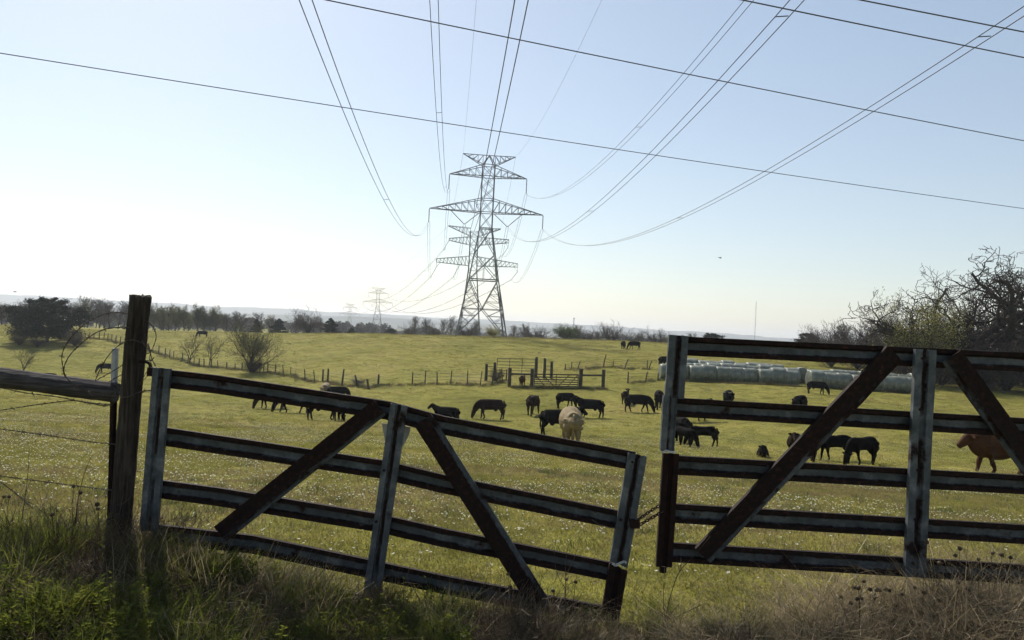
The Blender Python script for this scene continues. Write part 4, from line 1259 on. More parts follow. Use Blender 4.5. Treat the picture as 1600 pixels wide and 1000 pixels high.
def cow_mesh(name, head='graze', gait=0.0, belly=1.0, turn=0.0, calf=False, lying=False, bull=False):
    """one continuous body: trunk, neck, head and four jointed legs, remeshed together; faces +X"""
    mb = MB()
    lo = -.62 if lying else 0.0
    w = belly; lw = 1.25 if calf else (1.75 if bull else 1.4)
    zb = .04 if not calf else .07           # calves are leggier
    bd = 1.13 if bull else 1.0
    loft(mb, [(-.94, 0, 1.14 + lo, .15, .16), (-.89, 0, 1.08 + lo, .22, .25), (-.76, 0, 1.04 + lo, .27, .32), (-.45, 0, 1.01 + zb*.5 + lo, .29*w, .345*bd), (-.1, 0, .985 + zb*.6 + lo - (bd-1)*.35, .335*w, .37*w*bd), (.25, 0, .975 + zb*.6 + lo - (bd-1)*.4, .325*w, .38*w*bd),
              (.52, 0, .99 + lo - (bd-1)*.3, .28, .375*bd), (.74, 0, 1.03 + lo, .22, .31), (.90, 0, 1.08 + lo, .15, .21)], 18)
    if bull:
        loft(mb, [(.40, 0, .74, .16, .20), (.70, 0, .74, .15, .22), (.95, 0, .88, .12, .22), (1.15, 0, 1.0, .08, .13)], 12)
        loft(mb, [(.30, 0, 1.18, .14, .12), (.60, 0, 1.26, .17, .17), (.90, 0, 1.22, .14, .16), (1.12, 0, 1.2, .09, .1)], 12)
    # withers / hip bones / brisket
    loft(mb, [(.35, 0, 1.22 + lo, .05, .06), (.52, 0, 1.27 + lo, .09, .10 if not bull else .16), (.70, 0, 1.22 + lo, .07, .07)], 10)
    loft(mb, [(-.62, -.20, 1.18 + lo, .06, .06), (-.62, 0, 1.26 + lo, .10, .07), (-.62, .20, 1.18 + lo, .06, .06)], 10)
    loft(mb, [(.62, 0, .80 + lo, .10, .12), (.80, 0, .84 + lo, .09, .11), (.90, 0, .95 + lo, .06, .08)], 10)
    ct, st = math.cos(turn), math.sin(turn)
    def T(x, y, z):                          # swing neck and head sideways about the shoulder
        dx = x - .70; return (.70 + dx*ct - y*st, dx*st + y*ct, z + lo)
    if head == 'graze':
        neck = [(.58, 0, 1.06, .21, .32), (.80, 0, .98, .17, .28), (.98, 0, .80, .14, .235), (1.09, 0, .58, .12, .185)]
        hd = [(1.06, 0, .64, .10, .13), (1.13, 0, .50, .13, .16), (1.19, 0, .33, .118, .14), (1.235, 0, .17, .088, .10), (1.255, 0, .06, .08, .08), (1.26, 0, .01, .05, .05)]
        ear = (1.08, .56); eup = (-.02, .06)
    elif head == 'up':
        neck = [(.62, 0, 1.08, .20, .31), (.84, 0, 1.19, .16, .26), (1.01, 0, 1.31, .13, .20), (1.11, 0, 1.40, .115, .16)]
        hd = [(1.04, 0, 1.46, .10, .11), (1.13, 0, 1.43, .13, .155), (1.25, 0, 1.35, .115, .135), (1.39, 0, 1.24, .088, .10), (1.48, 0, 1.17, .08, .082), (1.51, 0, 1.15, .05, .055)]
        ear = (1.05, 1.45); eup = (-.05, .02)
    else:                                    # level
        neck = [(.62, 0, 1.06, .21, .32), (.86, 0, 1.10, .17, .27), (1.06, 0, 1.14, .14, .215), (1.17, 0, 1.16, .12, .17)]
        hd = [(1.10, 0, 1.22, .105, .11), (1.20, 0, 1.18, .135, .16), (1.32, 0, 1.08, .12, .14), (1.45, 0, .96, .092, .105), (1.53, 0, .89, .082, .084), (1.555, 0, .87, .05, .055)]
        ear = (1.12, 1.21); eup = (-.04, .02)
    if bull: hd = [(a, b, c, d * 1.22, e * 1.25) for a, b, c, d, e in hd]
    for rows in (neck, hd): loft(mb, [(*T(a, b, c), d, e) for a, b, c, d, e in rows], 12)
    ears = []
    for s in (-1, 1):
        b0 = np.array(T(ear[0], s*.08, ear[1])); b1 = np.array(T(ear[0] + eup[0], s*.29, ear[1] + eup[1]))
        ears.append((b0, b1))
        loft(mb, [(*b0, .035, .045), (*(b0*.55 + b1*.45), .045, .07), (*b1, .012, .02)], 8)
    if not lying:
        g = gait
        for s, sw in ((-1, g), (1, -g)):
            # front leg: wrist low and straight
            y = s*.17
            loft(mb, [(.55, y*.9, .98, .11*lw, .22), (.55 + sw*.05, y, .76, .085*lw, .155), (.54 + sw*.14, y, .58, .062*lw, .09), (.54 + sw*.26, y, .36, .052*lw, .066 if not bull else .09), (.53 + sw*.33 - (.05 if sw < 0 else 0), y, .16, .037*lw, .048 if not bull else .065), (.54 + sw*.36, y, .07, .045*lw, .047), (.56 + sw*.36, y, .0, .058*lw, .055)], 10)
        for s, sw in ((-1, -g), (1, g)):
            y = s*.17
            loft(mb, [(-.70, y*.75, 1.08, .16, .25), (-.72 + sw*.04, y*1.1, .86, .13*lw, .235), (-.75 + sw*.12, y*1.05, .66, .088*lw, .155), (-.84 + sw*.22, y, .47, .058*lw, .085), (-.83 + sw*.30, y, .30, .046*lw, .06), (-.81 + sw*.34, y, .14, .042*lw, .05), (-.79 + sw*.35, y, .06, .05*lw, .056), (-.77 + sw*.35, y, .0, .06*lw, .062)], 10)
        if not calf and not bull: loft(mb, [(-.45, 0, .72, .11, .07), (-.34, 0, .62, .10, .09), (-.22, 0, .68, .06, .04)], 10)
    else:
        for s in (-1, 1):                    # folded legs beside the body
            loft(mb, [(.50, s*.20, .36, .09, .12), (.72, s*.24, .14, .06, .07), (.86, s*.22, .07, .05, .05), (.66, s*.27, .05, .045, .045)], 10)
            loft(mb, [(-.62, s*.22, .36, .12, .16), (-.38, s*.33, .18, .08, .10), (-.62, s*.36, .07, .05, .055), (-.40, s*.38, .05, .045, .045)], 10)
    me = mb.mesh(name, M['blackcow'])
    ob = bpy.data.objects.new('tmp', me); COL.objects.link(ob)
    rm = ob.modifiers.new('r', 'REMESH'); rm.mode = 'VOXEL'; rm.voxel_size = .023; rm.use_smooth_shade = True
    sm = ob.modifiers.new('s', 'SMOOTH'); sm.factor = .5; sm.iterations = 2
    dg = bpy.context.evaluated_depsgraph_get()
    ev = bpy.data.meshes.new_from_object(ob.evaluated_get(dg))
    bpy.data.objects.remove(ob)
    ev.name = name
    tl = MB(); tz0 = 1.16 + lo
    pts = [(-.84, 0, tz0 + .11), (-.93, 0, tz0 + .06), (-.97, .01, tz0 - .12), (-.97, .02, tz0 - .38), (-.965, .02, tz0 - .56), (-.955, .03, tz0 - .78)]
    if lying: pts = [(-.88, 0, .50), (-.98, .05, .35), (-1.0, .15, .12), (-.95, .35, .05)]
    rr = [.045, .038, .028, .026, .05, .014] if not lying else [.035, .03, .022, .03]
    tl.tube([tuple(q) for q in catmull(pts, 4)], np.interp(np.linspace(0, 1, (len(pts)-1)*4 + 1), np.linspace(0, 1, len(pts)), rr), 6)
    hn = []
    for b0, b1 in ears:
        d = (b1 - b0) / np.linalg.norm(b1 - b0)
        h = MB(); s0 = b0 + np.array([-.0, 0, .05])
        h.tube([tuple(q) for q in catmull([s0, s0 + d*.14 + np.array([.02, 0, .0]), s0 + d*.26 + np.array([.05, 0, .05]), s0 + d*.30 + np.array([.06, 0, .16])], 4)], np.linspace(.032, .006, 13), 6)
        hn.append(h.mesh('horn', M['horn'], True))
    return {'body': ev, 'tail': tl.mesh('tail', M['blackcow'], True), 'horns': hn}

POSE = {
 'graze': cow_mesh('cow_body', 'graze', .25), 'graze2': cow_mesh('cow_body', 'graze', .6, 1.05), 'grazeturn': cow_mesh('cow_body', 'graze', .4, 1.0, .7),
 'up': cow_mesh('cow_body', 'up', .3), 'upturn': cow_mesh('cow_body', 'up', .35, 1.0, 1.0), 'level': cow_mesh('cow_body', 'level', .5, 1.14, -.1, bull=True),
 'fat': cow_mesh('cow_body', 'graze', .15, 1.28), 'face': cow_mesh('cow_body', 'level', .3, 1.05, 0.0), 'calf': cow_mesh('calf_body', 'graze', .5, .85, .15, calf=True), 'calf2': cow_mesh('calf_body', 'graze', .3, .85, -.3, calf=True),
 'calfup': cow_mesh('calf_body', 'up', .3, .88, .0, calf=True), 'lying': cow_mesh('calf_body', 'up', 0, .95, .1, lying=True), 'turnback': cow_mesh('cow_body', 'level', .5, 1.1, 1.5),
}
MATCACHE = {}
def recolour(me, mat):
    k = (me.name, mat)
    if k not in MATCACHE:
        c = me.copy(); c.materials.clear(); c.materials.append(M[mat])
        MATCACHE[k] = c
    return MATCACHE[k]

def cow(label, px, py, hpx, face, pose, mat='blackcow', horns=False, cat='cow', Y=None, name='cow', dz=0.0):
    """face: 0 = to the right, 90 = away, 180 = left, -90 = to the camera; hpx = height of the back in pixels"""
    g = at_depth(px, Y) if Y else ground_hit(px, py, 8, 240)
    s = hpx * g.y / F / (1.36 if pose != 'lying' else .98)
    print('COW %-5d %-5d Y=%.1f scale=%.2f  %s' % (px, py, g.y, s, label[:40]))
    s = min(max(s, .62), 1.12)
    P = POSE[pose]
    r = thing(name, label, cat, g + Vector((0, 0, dz)), math.radians(face), 'cattle grazing in the pasture')
    r.scale = (s, s, s)
    link('body', recolour(P['body'], mat) if mat != 'blackcow' else P['body'], r)
    link('tail', recolour(P['tail'], mat) if mat != 'blackcow' else P['tail'], r)
    if horns:
        for h in P['horns']: link('horn', h, r)
    return r
A_, B_ = 'blackcow', 'brownblack'
cow('tiny black cow far up on the left field before the wood', 316, 527, 10, 205, 'graze')
cow('black cow grazing alone, seen left of the wooden post', 165, 583, 15, 200, 'graze')
cow('black cow of which only the back shows above the wooden rail', 76, 599, 16, 180, 'graze', A_)
cow('leftmost dark cow behind the sagging gate, only its legs showing under the top rail', 424, 638, 30, 215, 'graze', B_)
cow('black cow grazing to the left under the top rail, head beside its front legs', 455, 645, 31, 190, 'graze2')
cow('big black cow behind the top rail with a calf at its right side', 506, 657, 36, 15, 'up')
cow('black calf standing at the right flank of the big cow behind the rail', 529, 658, 25, -60, 'calf', cat='calf', name='calf')
cow('white cow whose pale back shows above the top rail near the stout posts', 508, 624, 24, 95, 'fat', 'cream')
cow('black cow beside the white one, only its back above the top rail', 527, 626, 22, 20, 'graze')
cow('black cow almost hidden, its back just above the gate rail left of centre', 697, 664, 28, 170, 'up')
cow('dark cow with brownish back grazing to the left, alone left of centre', 766, 655, 31, 183, 'graze', B_)
cow('dark cow turning its head back to lick its flank, left of the cream cow', 833, 648, 29, 70, 'turnback', B_)
cow('black cow standing farthest back in the middle group', 883, 638, 24, 35, 'graze')
cow('black cow walking left at the right rear of the cream cow', 922, 653, 29, 165, 'up')
cow('black cow partly hidden behind the cream cow, facing right', 872, 682, 46, 12, 'up')
cow('cream cow seen from behind, in the middle of the herd', 890, 700, 62, 92, 'fat', 'cream')
cow('small dark brown calf seen from behind, right of the middle group', 977, 631, 20, 70, 'calfup', B_, cat='calf', name='calf')
cow('black cow grazing to the right, beside the small brown calf', 997, 644, 27, -5, 'graze2')
cow('black cow seen end on, just left of the right gate', 1029, 639, 29, 85, 'graze')
cow('small red brown calf at the far wooden gate', 816, 604, 17, 80, 'calfup', 'redcow', cat='calf', name='calf')
cow('far black cow on the hill seen end on, left of its companion', 974, 545, 12, 70, 'graze')
cow('far black cow on the hill grazing to the left, right of its companion', 991, 546, 12.5, 185, 'graze2')
cow('black cow standing behind the left end of the hay bales', 1042, 0, 19, 10, 'up', A_, Y=93)
cow('black horned cow facing the camera, cut off by the second rail', 1137, 640, 31, -112, 'face', A_, True)
cow('black cow of which only the hump shows above the second rail', 1250, 648, 30, 50, 'graze')
cow('black cow grazing to the right before the right bale stack', 1276, 616, 20, -8, 'graze')
cow('black cow hidden behind the broken gate stile', 1060, 692, 42, 100, 'graze')
cow('black cow hidden by the second rail, one leg showing below it', 1086, 659, 32, 20, 'up')
cow('smaller black calf grazing right beside the broken gate stile', 1070, 698, 30, -60, 'calf', cat='calf', name='calf')
cow('black calf grazing to the left, right of the broken gate stile', 1098, 697, 31, 172, 'calf', cat='calf', name='calf')
cow('black calf lying in the flowers facing the camera, ears out', 1191, 714, 19, -112, 'lying', cat='calf', name='calf')
cow('black cow with raised head looking this way, behind the diagonal brace', 1252, 722, 42, 205, 'upturn', B_)
cow('black calf behind the diagonal brace, head hidden', 1303, 720, 40, 190, 'calf2', cat='calf', name='calf')
cow('black calf grazing with its head down, rightmost of the near black calves', 1346, 726, 43, 205, 'calf', cat='calf', name='calf')
cow('red brown bull walking to the left at the right edge', 1562, 739, 60, 184, 'level', 'redcow', cat='bull', name='bull')

# two birds
for px, py, Y, lab in ((1125, 403, 60, 'tiny bird flying over the right side of the pasture'), (23, 456, 70, 'tiny bird flying above the wood at the left edge')):
    p = PX(px, py, Y); mb = MB()
    mb.tube([(-.14, 0, 0), (-.05, 0, .0), (.06, 0, .01), (.13, 0, .02), (.17, 0, .01)], [.005, .035, .04, .028, .004], 6)
    for s in (-1, 1): mb.add([(.06, 0, .01), (.03, s*.16, .07), (-.03, s*.30, .03), (-.05, s*.15, .05), (-.04, 0, .0)], [(0, 1, 2, 3, 4)])
    mb.add([(-.12, .01, 0), (-.22, .05, 0), (-.22, -.05, 0), (-.12, -.01, 0)], [(0, 1, 2, 3)])
    o = mb.build('bird', M['blackcow']); o.location = p; o.rotation_euler = (0, .1, .4); tag(o, lab, 'bird')

# ------------------------------------------------------------------ the broken gates
GY = 4.40
def channel(root, name, path, wpx, Y, mat, depth=.032, flip=False, seed=0, nsub=10, endcut=(0, 0), prof=None, dent=.0011):
    """roll-formed steel member along pixel points at distance Y; wpx = visible width in pixels"""
    rng = np.random.default_rng(seed + 900)
    P = [PX(a, b, Y) for a, b in path]
    w = wpx * Y / F
    seg = [0.0]
    for a, b in zip(P, P[1:]): seg.append(seg[-1] + (b - a).length)
    L = seg[-1]
    ts = sorted(set([L * i / nsub for i in range(nsub + 1)] + seg))
    def at(s):
        for i in range(len(P) - 1):
            if s <= seg[i+1] + 1e-9: return P[i].lerp(P[i+1], (s - seg[i]) / (seg[i+1] - seg[i])), (P[i+1] - P[i]).normalized()
        return P[-1], (P[-1] - P[-2]).normalized()
    d = depth
    pr = prof or [(-.5, .15), (-.5, 1.0), (-.27, 1.0), (-.19, .30), (.19, .30), (.27, 1.0), (.5, 1.0), (.5, .15)]
    th = .0045
    outer = [(c * w, b * d) for c, b in pr]
    inner = [(c * (w - 2*th), b * d - th) for c, b in pr]
    sec = outer + inner[::-1]; vv = [c + .5 for c, b in pr] + [c + .5 for c, b in pr][::-1]
    m = len(sec); V = []; U = []
    for k, s in enumerate(ts):
        p, t = at(s)
        cr = Vector((-t.z, 0, t.x))          # across the member, in the plane of the gate
        if abs(t.z) > .8: cr = Vector((t.z, 0, -t.x)) if t.z > 0 else Vector((-t.z, 0, t.x))
        if cr.z < -.3: cr = -cr
        if flip: cr = -cr
        wob = rng.normal(0, dent, m)
        for j, (c, b) in enumerate(sec):
            slant = 0
            if k == 0: slant = endcut[0] * (c / w)
            if k == len(ts) - 1: slant = endcut[1] * (c / w)
            q = p + cr * (c + wob[j] * .5) + t * slant
            V.append((q.x, q.y - (b - d*.5) - wob[j], q.z)); U.append((s, vv[j]))
    Fc = []; Fu = []
    for k in range(len(ts) - 1):
        for j in range(m):
            j2 = (j + 1) % m
            Fc.append((k*m + j, k*m + j2, (k+1)*m + j2, (k+1)*m + j))
    h = len(pr)
    for base in (0, (len(ts) - 1) * m):
        for j in range(h - 1): Fc.append((base + j, base + j + 1, base + m - 2 - j, base + m - 1 - j))
    me = bpy.data.meshes.new(name)
    o0 = root.location
    me.from_pydata([(a - o0.x, b - o0.y, c - o0.z) for a, b, c in V], [], Fc)
    uvl = me.uv_layers.new(name='UVMap')
    for lp in me.loops: uvl.data[lp.index].uv = U[lp.vertex_index]
    me.materials.append(mat)
    bm = bmesh.new(); bm.from_mesh(me); bmesh.ops.recalc_face_normals(bm, faces=bm.faces); bm.to_mesh(me); bm.free()
    return link(name, me, root)

def plate(root, name, outline, Y, th, mat):
    """flat sheet cut to an outline given in pixels"""
    P = [PX(a, b, Y) for a, b in outline]; n = len(P); o = root.location if root else Vector((0, 0, 0))
    mb = MB()
    mb.add([p - o for p in P] + [p - o + Vector((0, th, 0)) for p in P], [tuple(range(n))[::-1], tuple(range(n, 2*n))] + [(i, (i+1) % n, n + (i+1) % n, n + i) for i in range(n)])
    return mb.build(name, mat, root)

FLAT = [(-.5, .0), (-.5, 1.0), (-.30, 1.0), (0, .92), (.26, 1.0), (.34, .55), (.5, .55), (.5, .0)]
HATV = [(-.5, .1), (-.5, 1.0), (-.17, 1.0), (-.12, .45), (.12, .45), (.17, 1.0), (.5, 1.0), (.5, .1)]

lg = thing('farm_gate', 'sagging rusty steel gate hung on the wooden post, tilted down to the right', 'gate', PX(250, 850, GY))
for i, path in enumerate(([(247, 590), (340, 600.5), (605, 641), (690, 664), (990, 720)],
                          [(254, 681), (340, 694), (598, 733), (690, 755), (972, 813)],
                          [(247, 763), (340, 775.5), (590, 816), (690, 839), (962, 894)],
                          [(238, 832), (395, 850), (540, 880), (690, 912), (945, 961)],
                          [(230, 893), (395, 915), (540, 937), (690, 968), (930, 1015)])):
    channel(lg, 'rail', path, 28.5 - i * .3, GY, M['rail'], seed=i, nsub=14)
channel(lg, 'stile', [(254, 575), (233, 830)], 27, GY - .042, M['stile'], seed=11, prof=HATV)
channel(lg, 'stile', [(624, 632), (579, 945)], 26.5, GY - .042, M['stile'], seed=12, prof=HATV)
channel(lg, 'stile', [(996, 710), (981, 796), (966, 881)], 29, GY - .042, M['stile'], seed=13, prof=HATV, endcut=(0, .02))
channel(lg, 'torn_stile_foot', [(966, 885), (950, 978)], 29, GY - .040, M['rust'], seed=14, prof=HATV, endcut=(.025, 0))
channel(lg, 'brace', [(594, 636), (384, 803), (345, 834)], 30, GY - .040, M['brace'], seed=15, prof=FLAT, flip=True)
channel(lg, 'brace', [(661, 656), (841, 940)], 31, GY - .040, M['brace'], seed=16, prof=FLAT)
plate(lg, 'latch_plate', [(984, 812), (1000, 813), (1000, 826), (985, 826)], GY - .085, .05, M['rust'])
mbx = MB(); mbx.tube([PX(a, b, GY - .08) - lg.location for a, b in ((925, 812), (935, 819), (952, 824), (975, 827))], .003, 4); mbx.build('wire_tie', M['wire'], lg)
# bolts on the stiles
for bx, by in ((622, 645), (600, 735), (588, 815), (251, 590), (988, 722), (970, 812)):
    mbx = MB(); q = PX(bx, by, GY - .062) - lg.location; mbx.tube([q + Vector((0, .012, 0)), q + Vector((0, -.006, 0))], .008, 6); mbx.build('bolt', M['rust'], lg)
sp = plate(None, 'metal_plate', [(597, 661), (641, 667), (641, 674), (637, 684), (629, 699), (607, 697), (602, 690), (598, 672)], GY + .05, .004, M['tpost'])
sp.name = 'metal_plate'; tag(sp, 'small pale sheet metal plate hanging behind the middle upright of the sagging gate', 'plate')

rg = thing('farm_gate', 'level rusty steel gate at right with a broken upright at its left end', 'gate', PX(1040, 900, GY))
for i, path in enumerate(([(1062, 538), (1075, 541), (1600, 566), (1680, 570)], [(1056, 636), (1600, 668), (1680, 673)], [(1050, 726), (1600, 757), (1680, 761)], [(1048, 801), (1600, 834.5), (1680, 839)], [(1046, 862), (1506, 891), (1680, 902)])):
    channel(rg, 'rail', path, 29.5, GY, M['rail'], seed=20 + i, nsub=16)
channel(rg, 'stile', [(1060, 524), (1053, 622)], 30, GY - .042, M['stile'], seed=31, prof=HATV, endcut=(0, .0))
channel(rg, 'stile', [(1047, 618), (1042, 705)], 22, GY - .040, M['stile'], seed=32, prof=[(-.5, .1), (-.5, 1.0), (.0, 1.0), (.08, .4), (.40, .4), (.5, .8)], endcut=(0, .006))
channel(rg, 'stile', [(1048, 708), (1037, 885)], 25, GY - .042, M['rust'], seed=33, prof=HATV)
mbx = MB(); q = [PX(1036, 884, GY) - rg.location, PX(1035.5, 894, GY) - rg.location]; mbx.tube(q, .022, 8); mbx.build('pivot_pin', M['rust'], rg)
channel(rg, 'stile', [(1445, 546), (1428, 901)], 32, GY - .044, M['stile'], seed=34, prof=HATV)
channel(rg, 'brace', [(1397, 552), (1098, 868)], 33, GY - .040, M['brace'], seed=35, prof=FLAT, flip=True)
channel(rg, 'brace', [(1486, 556), (1640, 768)], 33, GY - .040, M['brace'], seed=36, prof=FLAT, flip=True)
for bx, by in ((1442, 560), (1438, 640), (1434, 735), (1430, 812), (1427, 880), (1060, 540)):
    mbx = MB(); q = PX(bx, by, GY - .064) - rg.location; mbx.tube([q + Vector((0, .012, 0)), q + Vector((0, -.006, 0))], .008, 6); mbx.build('bolt', M['rust'], rg)

# torn, bright broken edges of the two uprights
def torn_edge(root, pts, Y):
    mb = MB()
    for (a, b), (c, d) in zip(pts, pts[1:]):
        mb.bar(PX(a, b, Y) - root.location, PX(c, d, Y) - root.location, .006, .012)
    mb.build('torn_edge', M['tpost'], root)
torn_edge(lg, [(957, 880), (962, 884), (968, 880), (976, 877), (979, 880)], GY - .06)
torn_edge(rg, [(1035, 707), (1041, 704), (1047, 706), (1056, 707)], GY - .06)

# chain that ties the two gates
def chain(label, pts, n):
    root = thing('chain', label, 'chain', pts[0])
    P = [Vector(q) for q in catmull([tuple(p) for p in pts], 12)]
    L = sum((b - a).length for a, b in zip(P, P[1:])); step = L / n
    def at(s):
        for a, b in zip(P, P[1:]):
            l = (b - a).length
            if s <= l: return a.lerp(b, s / l), (b - a).normalized()
            s -= l
        return P[-1], (P[-1] - P[-2]).normalized()
    for k in range(n):
        c, t = at((k + .5) * step)
        y = Vector((0, 1, 0)); s = t.cross(y).normalized()
        sd = s if k % 2 == 0 else (y * .9 + s * .3).normalized()
        a, b = step * .66, step * .36
        ring = [c + t * math.cos(q) * a + sd * math.sin(q) * b - root.location for q in np.linspace(0, 6.283, 15)]
        mb = MB(); mb.tube(ring, .0034, 6, False); mb.build('link', M['rust'], root, True)
    return root
chain('upper strand of rusty chain tying the two gates', [PX(994, 814, GY - .05), PX(1004, 807, GY - .06), PX(1017, 798, GY - .06), PX(1030, 790, GY - .05)], 9)
chain('lower strand of rusty chain tying the two gates', [PX(1000, 820, GY - .07), PX(1008, 815, GY - .08), PX(1020, 808, GY - .09), PX(1036, 799, GY - .08)], 8)

# ------------------------------------------------------------------ wooden post, log rail, steel post, wires
def wood_round(name, path, r, mat, seed, n=30, rings=36, axis_rough=.05, parent=None, top_rough=True):
    """round timber with checks and flattened facets"""
    rng = np.random.default_rng(seed)
    P = [np.array(p) for p in catmull([tuple(p) for p in path], rings // (len(path) - 1))]
    m = len(P); t = np.gradient(np.array(P), axis=0); t /= np.linalg.norm(t, axis=1, keepdims=True)
    prof = 1 + .05 * np.sin(np.arange(n) * 2 * 6.283 / n + rng.uniform(0, 6)) + rng.normal(0, .025, n)
    checks = rng.integers(0, n, 4); prof[checks] -= .13
    s = np.cross(t[0], [0, 1., 0]); s /= np.linalg.norm(s)
    V = []
    for i in range(m):
        s = s - t[i] * s.dot(t[i]); s /= np.linalg.norm(s); b = np.cross(t[i], s)
        wob = 1 + axis_rough * math.sin(i * .5 + seed) * .5 + rng.normal(0, .008)
        for k in range(n):
            a = 6.283 * k / n
            rr = r * prof[k] * wob * (1 + rng.normal(0, .014))
            e = t[i] * (rng.normal(0, .006) if (i in (0, m-1) and top_rough) else 0)
            V.append(P[i] + (s*math.cos(a) + b*math.sin(a)) * rr + e)
    c0 = len(V); V.append(P[0]); V.append(P[-1])
    Fc = [(i*n + k, i*n + (k+1) % n, (i+1)*n + (k+1) % n, (i+1)*n + k) for i in range(m-1) for k in range(n)]
    for k in range(n):
        Fc.append((c0, (k+1) % n, k)); Fc.append((c0 + 1, (m-1)*n + k, (m-1)*n + (k+1) % n))
    o = path[0]
    me = bpy.data.meshes.new(name); me.from_pydata([tuple(v - np.array(o)) for v in V], [], Fc); me.materials.append(mat)
    me.polygons.foreach_set('use_smooth', [len(f) == 4 for f in Fc])
    ob = link(name, me, parent); ob.location = o
    return ob
PYd = 4.52
po = wood_round('gate_post', [PX(183, 900, PYd), PX(190, 800, PYd), PX(203, 640, PYd), PX(212, 540, PYd), PX(220, 462, PYd)], .064, M['post'], 1)
tag(po, 'thick weathered wooden gate post, split along its grain, leaning slightly', 'post')
lr_ = wood_round('log_rail', [PX(-90, 579, 4.62), PX(0, 590, 4.62), PX(90, 602, 4.62), PX(182, 614, 4.62)], .058, M['log'], 2, 26, 30, .04)
tag(lr_, 'grey split log braced level between fence posts at the left edge', 'rail')
tp = thing('steel_post', 'slim pale metal fence post rising behind the log at the wooden post', 'post', PX(178, 860, 4.60))
a, m_, b = PX(172, 860, 4.72), PX(179, 604, 4.72), PX(181, 544, 4.72)
for q0, q1, mt, nm in ((a, m_, M['rust'], 'shaft'), (m_, b, M['tpost'], 'pale_tip')):
    mbx = MB(); mbx.bar(q0 - tp.location, q1 - tp.location, .036, .006); k_o = mbx.build(nm, mt, tp)
    mbx = MB(); mbx.bar(q0 - tp.location + Vector((0, -.022, 0)), q1 - tp.location + Vector((0, -.022, 0)), .008, .036); mbx.build('web', mt, k_o)
# hinge strap
mbx = MB(); mbx.tube([PX(a, b, GY + .03) - lg.location for a, b in ((218, 565), (228, 565), (234, 568), (236, 576))], .010, 6); hg = mbx.build('hinge', M['rust'], lg)
hs_ = plate(lg, 'hinge_strap', [(230, 574), (241, 574), (241, 588), (229, 588)], GY - .01, .03, M['rust']); hs_.parent = hg

def wire_path(label, pts, r=.0032, barbs=0, seed=0, name='barbed_wire'):
    """pts: (column, row, distance)"""
    P = [Vector(q) for q in catmull([tuple(PX(*p)) for p in pts], 10)]
    root = thing(name, label, 'wire', P[0])
    o = root.location
    # two strands twisted round each other
    L = 0; S = [0.0]
    for a, b in zip(P, P[1:]): L += (b - a).length; S.append(L)
    n = max(20, int(L / .012))
    Q = []; j = 0
    for i in range(n + 1):
        s = L * i / n
        while j < len(S) - 2 and s > S[j+1]: j += 1
        Q.append(P[j].lerp(P[j+1], (s - S[j]) / max(S[j+1] - S[j], 1e-9)))
    for ph in (0, math.pi):
        mb = MB(); pts_ = []
        for i, q in enumerate(Q):
            a = ph + i * .9
            pts_.append(q - o + Vector((math.cos(a) * r * .5, math.sin(a) * r * .5, math.sin(a) * r * .6)))
        mb.tube(pts_, r * .62, 4, False); mb.build('strand', M['wire'], root)
    rr = random.Random(seed); mb = MB()
    for k in range(barbs):
        i = int((k + .5) / barbs * n); q = Q[i] - o
        mb = MB()
        for _ in range(2):
            d = Vector((rr.uniform(-1, 1), rr.uniform(-1, 1), rr.uniform(-1, 1))).normalized() * .016
            mb.bar(q - d, q + d, .0028)
        ob = mb.build('barb', M['wire'], root)
    return root
wire_path('outer loop of barbed wire coiled to the left of the wooden post', [(208, 492, 4.58), (200, 490, 4.5), (180, 488, 4.44), (160, 492, 4.42), (140, 502, 4.40), (122, 515, 4.40), (106, 534, 4.42), (98, 550, 4.44), (97, 566, 4.46), (102, 588, 4.5)], .0034, 9, 1)
wire_path('inner loop of barbed wire from the post round under the log', [(203, 512, 4.44), (190, 512, 4.42), (170, 513, 4.40), (150, 520, 4.38), (130, 534, 4.36), (110, 554, 4.36), (100, 574, 4.36), (102, 588, 4.38), (120, 604, 4.42), (140, 613, 4.46), (176, 619, 4.44), (200, 620, 4.42), (220, 612, 4.40), (236, 610, 4.36), (246, 604, 4.34), (254, 588, 4.34), (256, 575, 4.34)], .0034, 14, 2)
wire_path('straight taut wire slanting from the post down to the log', [(206, 532, 4.44), (196, 533, 4.42), (176, 548, 4.42), (160, 570, 4.44), (149, 594, 4.5)], .003, 4, 3)
wire_path('short wire rising from the log to the post', [(149, 595, 4.5), (176, 580, 4.5), (192, 570, 4.5)], .0026, 2, 4)
wire_path('second short wire rising from the log to the post', [(168, 598, 4.5), (192, 584, 4.5), (200, 578, 4.5)], .0026, 2, 5)
wire_path('wire loop curling out on the right side of the post', [(224, 498, 4.55), (233, 505, 4.46), (241, 514, 4.44), (244, 526, 4.42), (241, 538, 4.42), (235, 550, 4.42), (226, 553, 4.45)], .0030, 3, 6)
wire_path('twisted tie wire from the post to the gate top', [(222, 532, 4.44), (228, 540, 4.42), (234, 550, 4.40), (238, 562, 4.38), (243, 572, 4.36)], .0034, 2, 7)
wire_path('second tie wire winding down to the hinge', [(229, 536, 4.42), (235, 548, 4.41), (234, 560, 4.40), (235, 572, 4.39)], .0030, 2, 8)
wire_path('tie wire wrapped across the face of the post', [(197, 533, 4.5), (208, 531, 4.44), (222, 536, 4.44), (227, 540, 4.50)], .0030, 0, 9)
wire_path('wire crossing the gap below the hinge', [(218, 602, 4.48), (224, 590, 4.42), (231, 578, 4.40)], .0026, 0, 10)
wire_path('second wire crossing the gap below the hinge', [(219, 598, 4.48), (226, 592, 4.42), (234, 584, 4.40)], .0026, 0, 15)
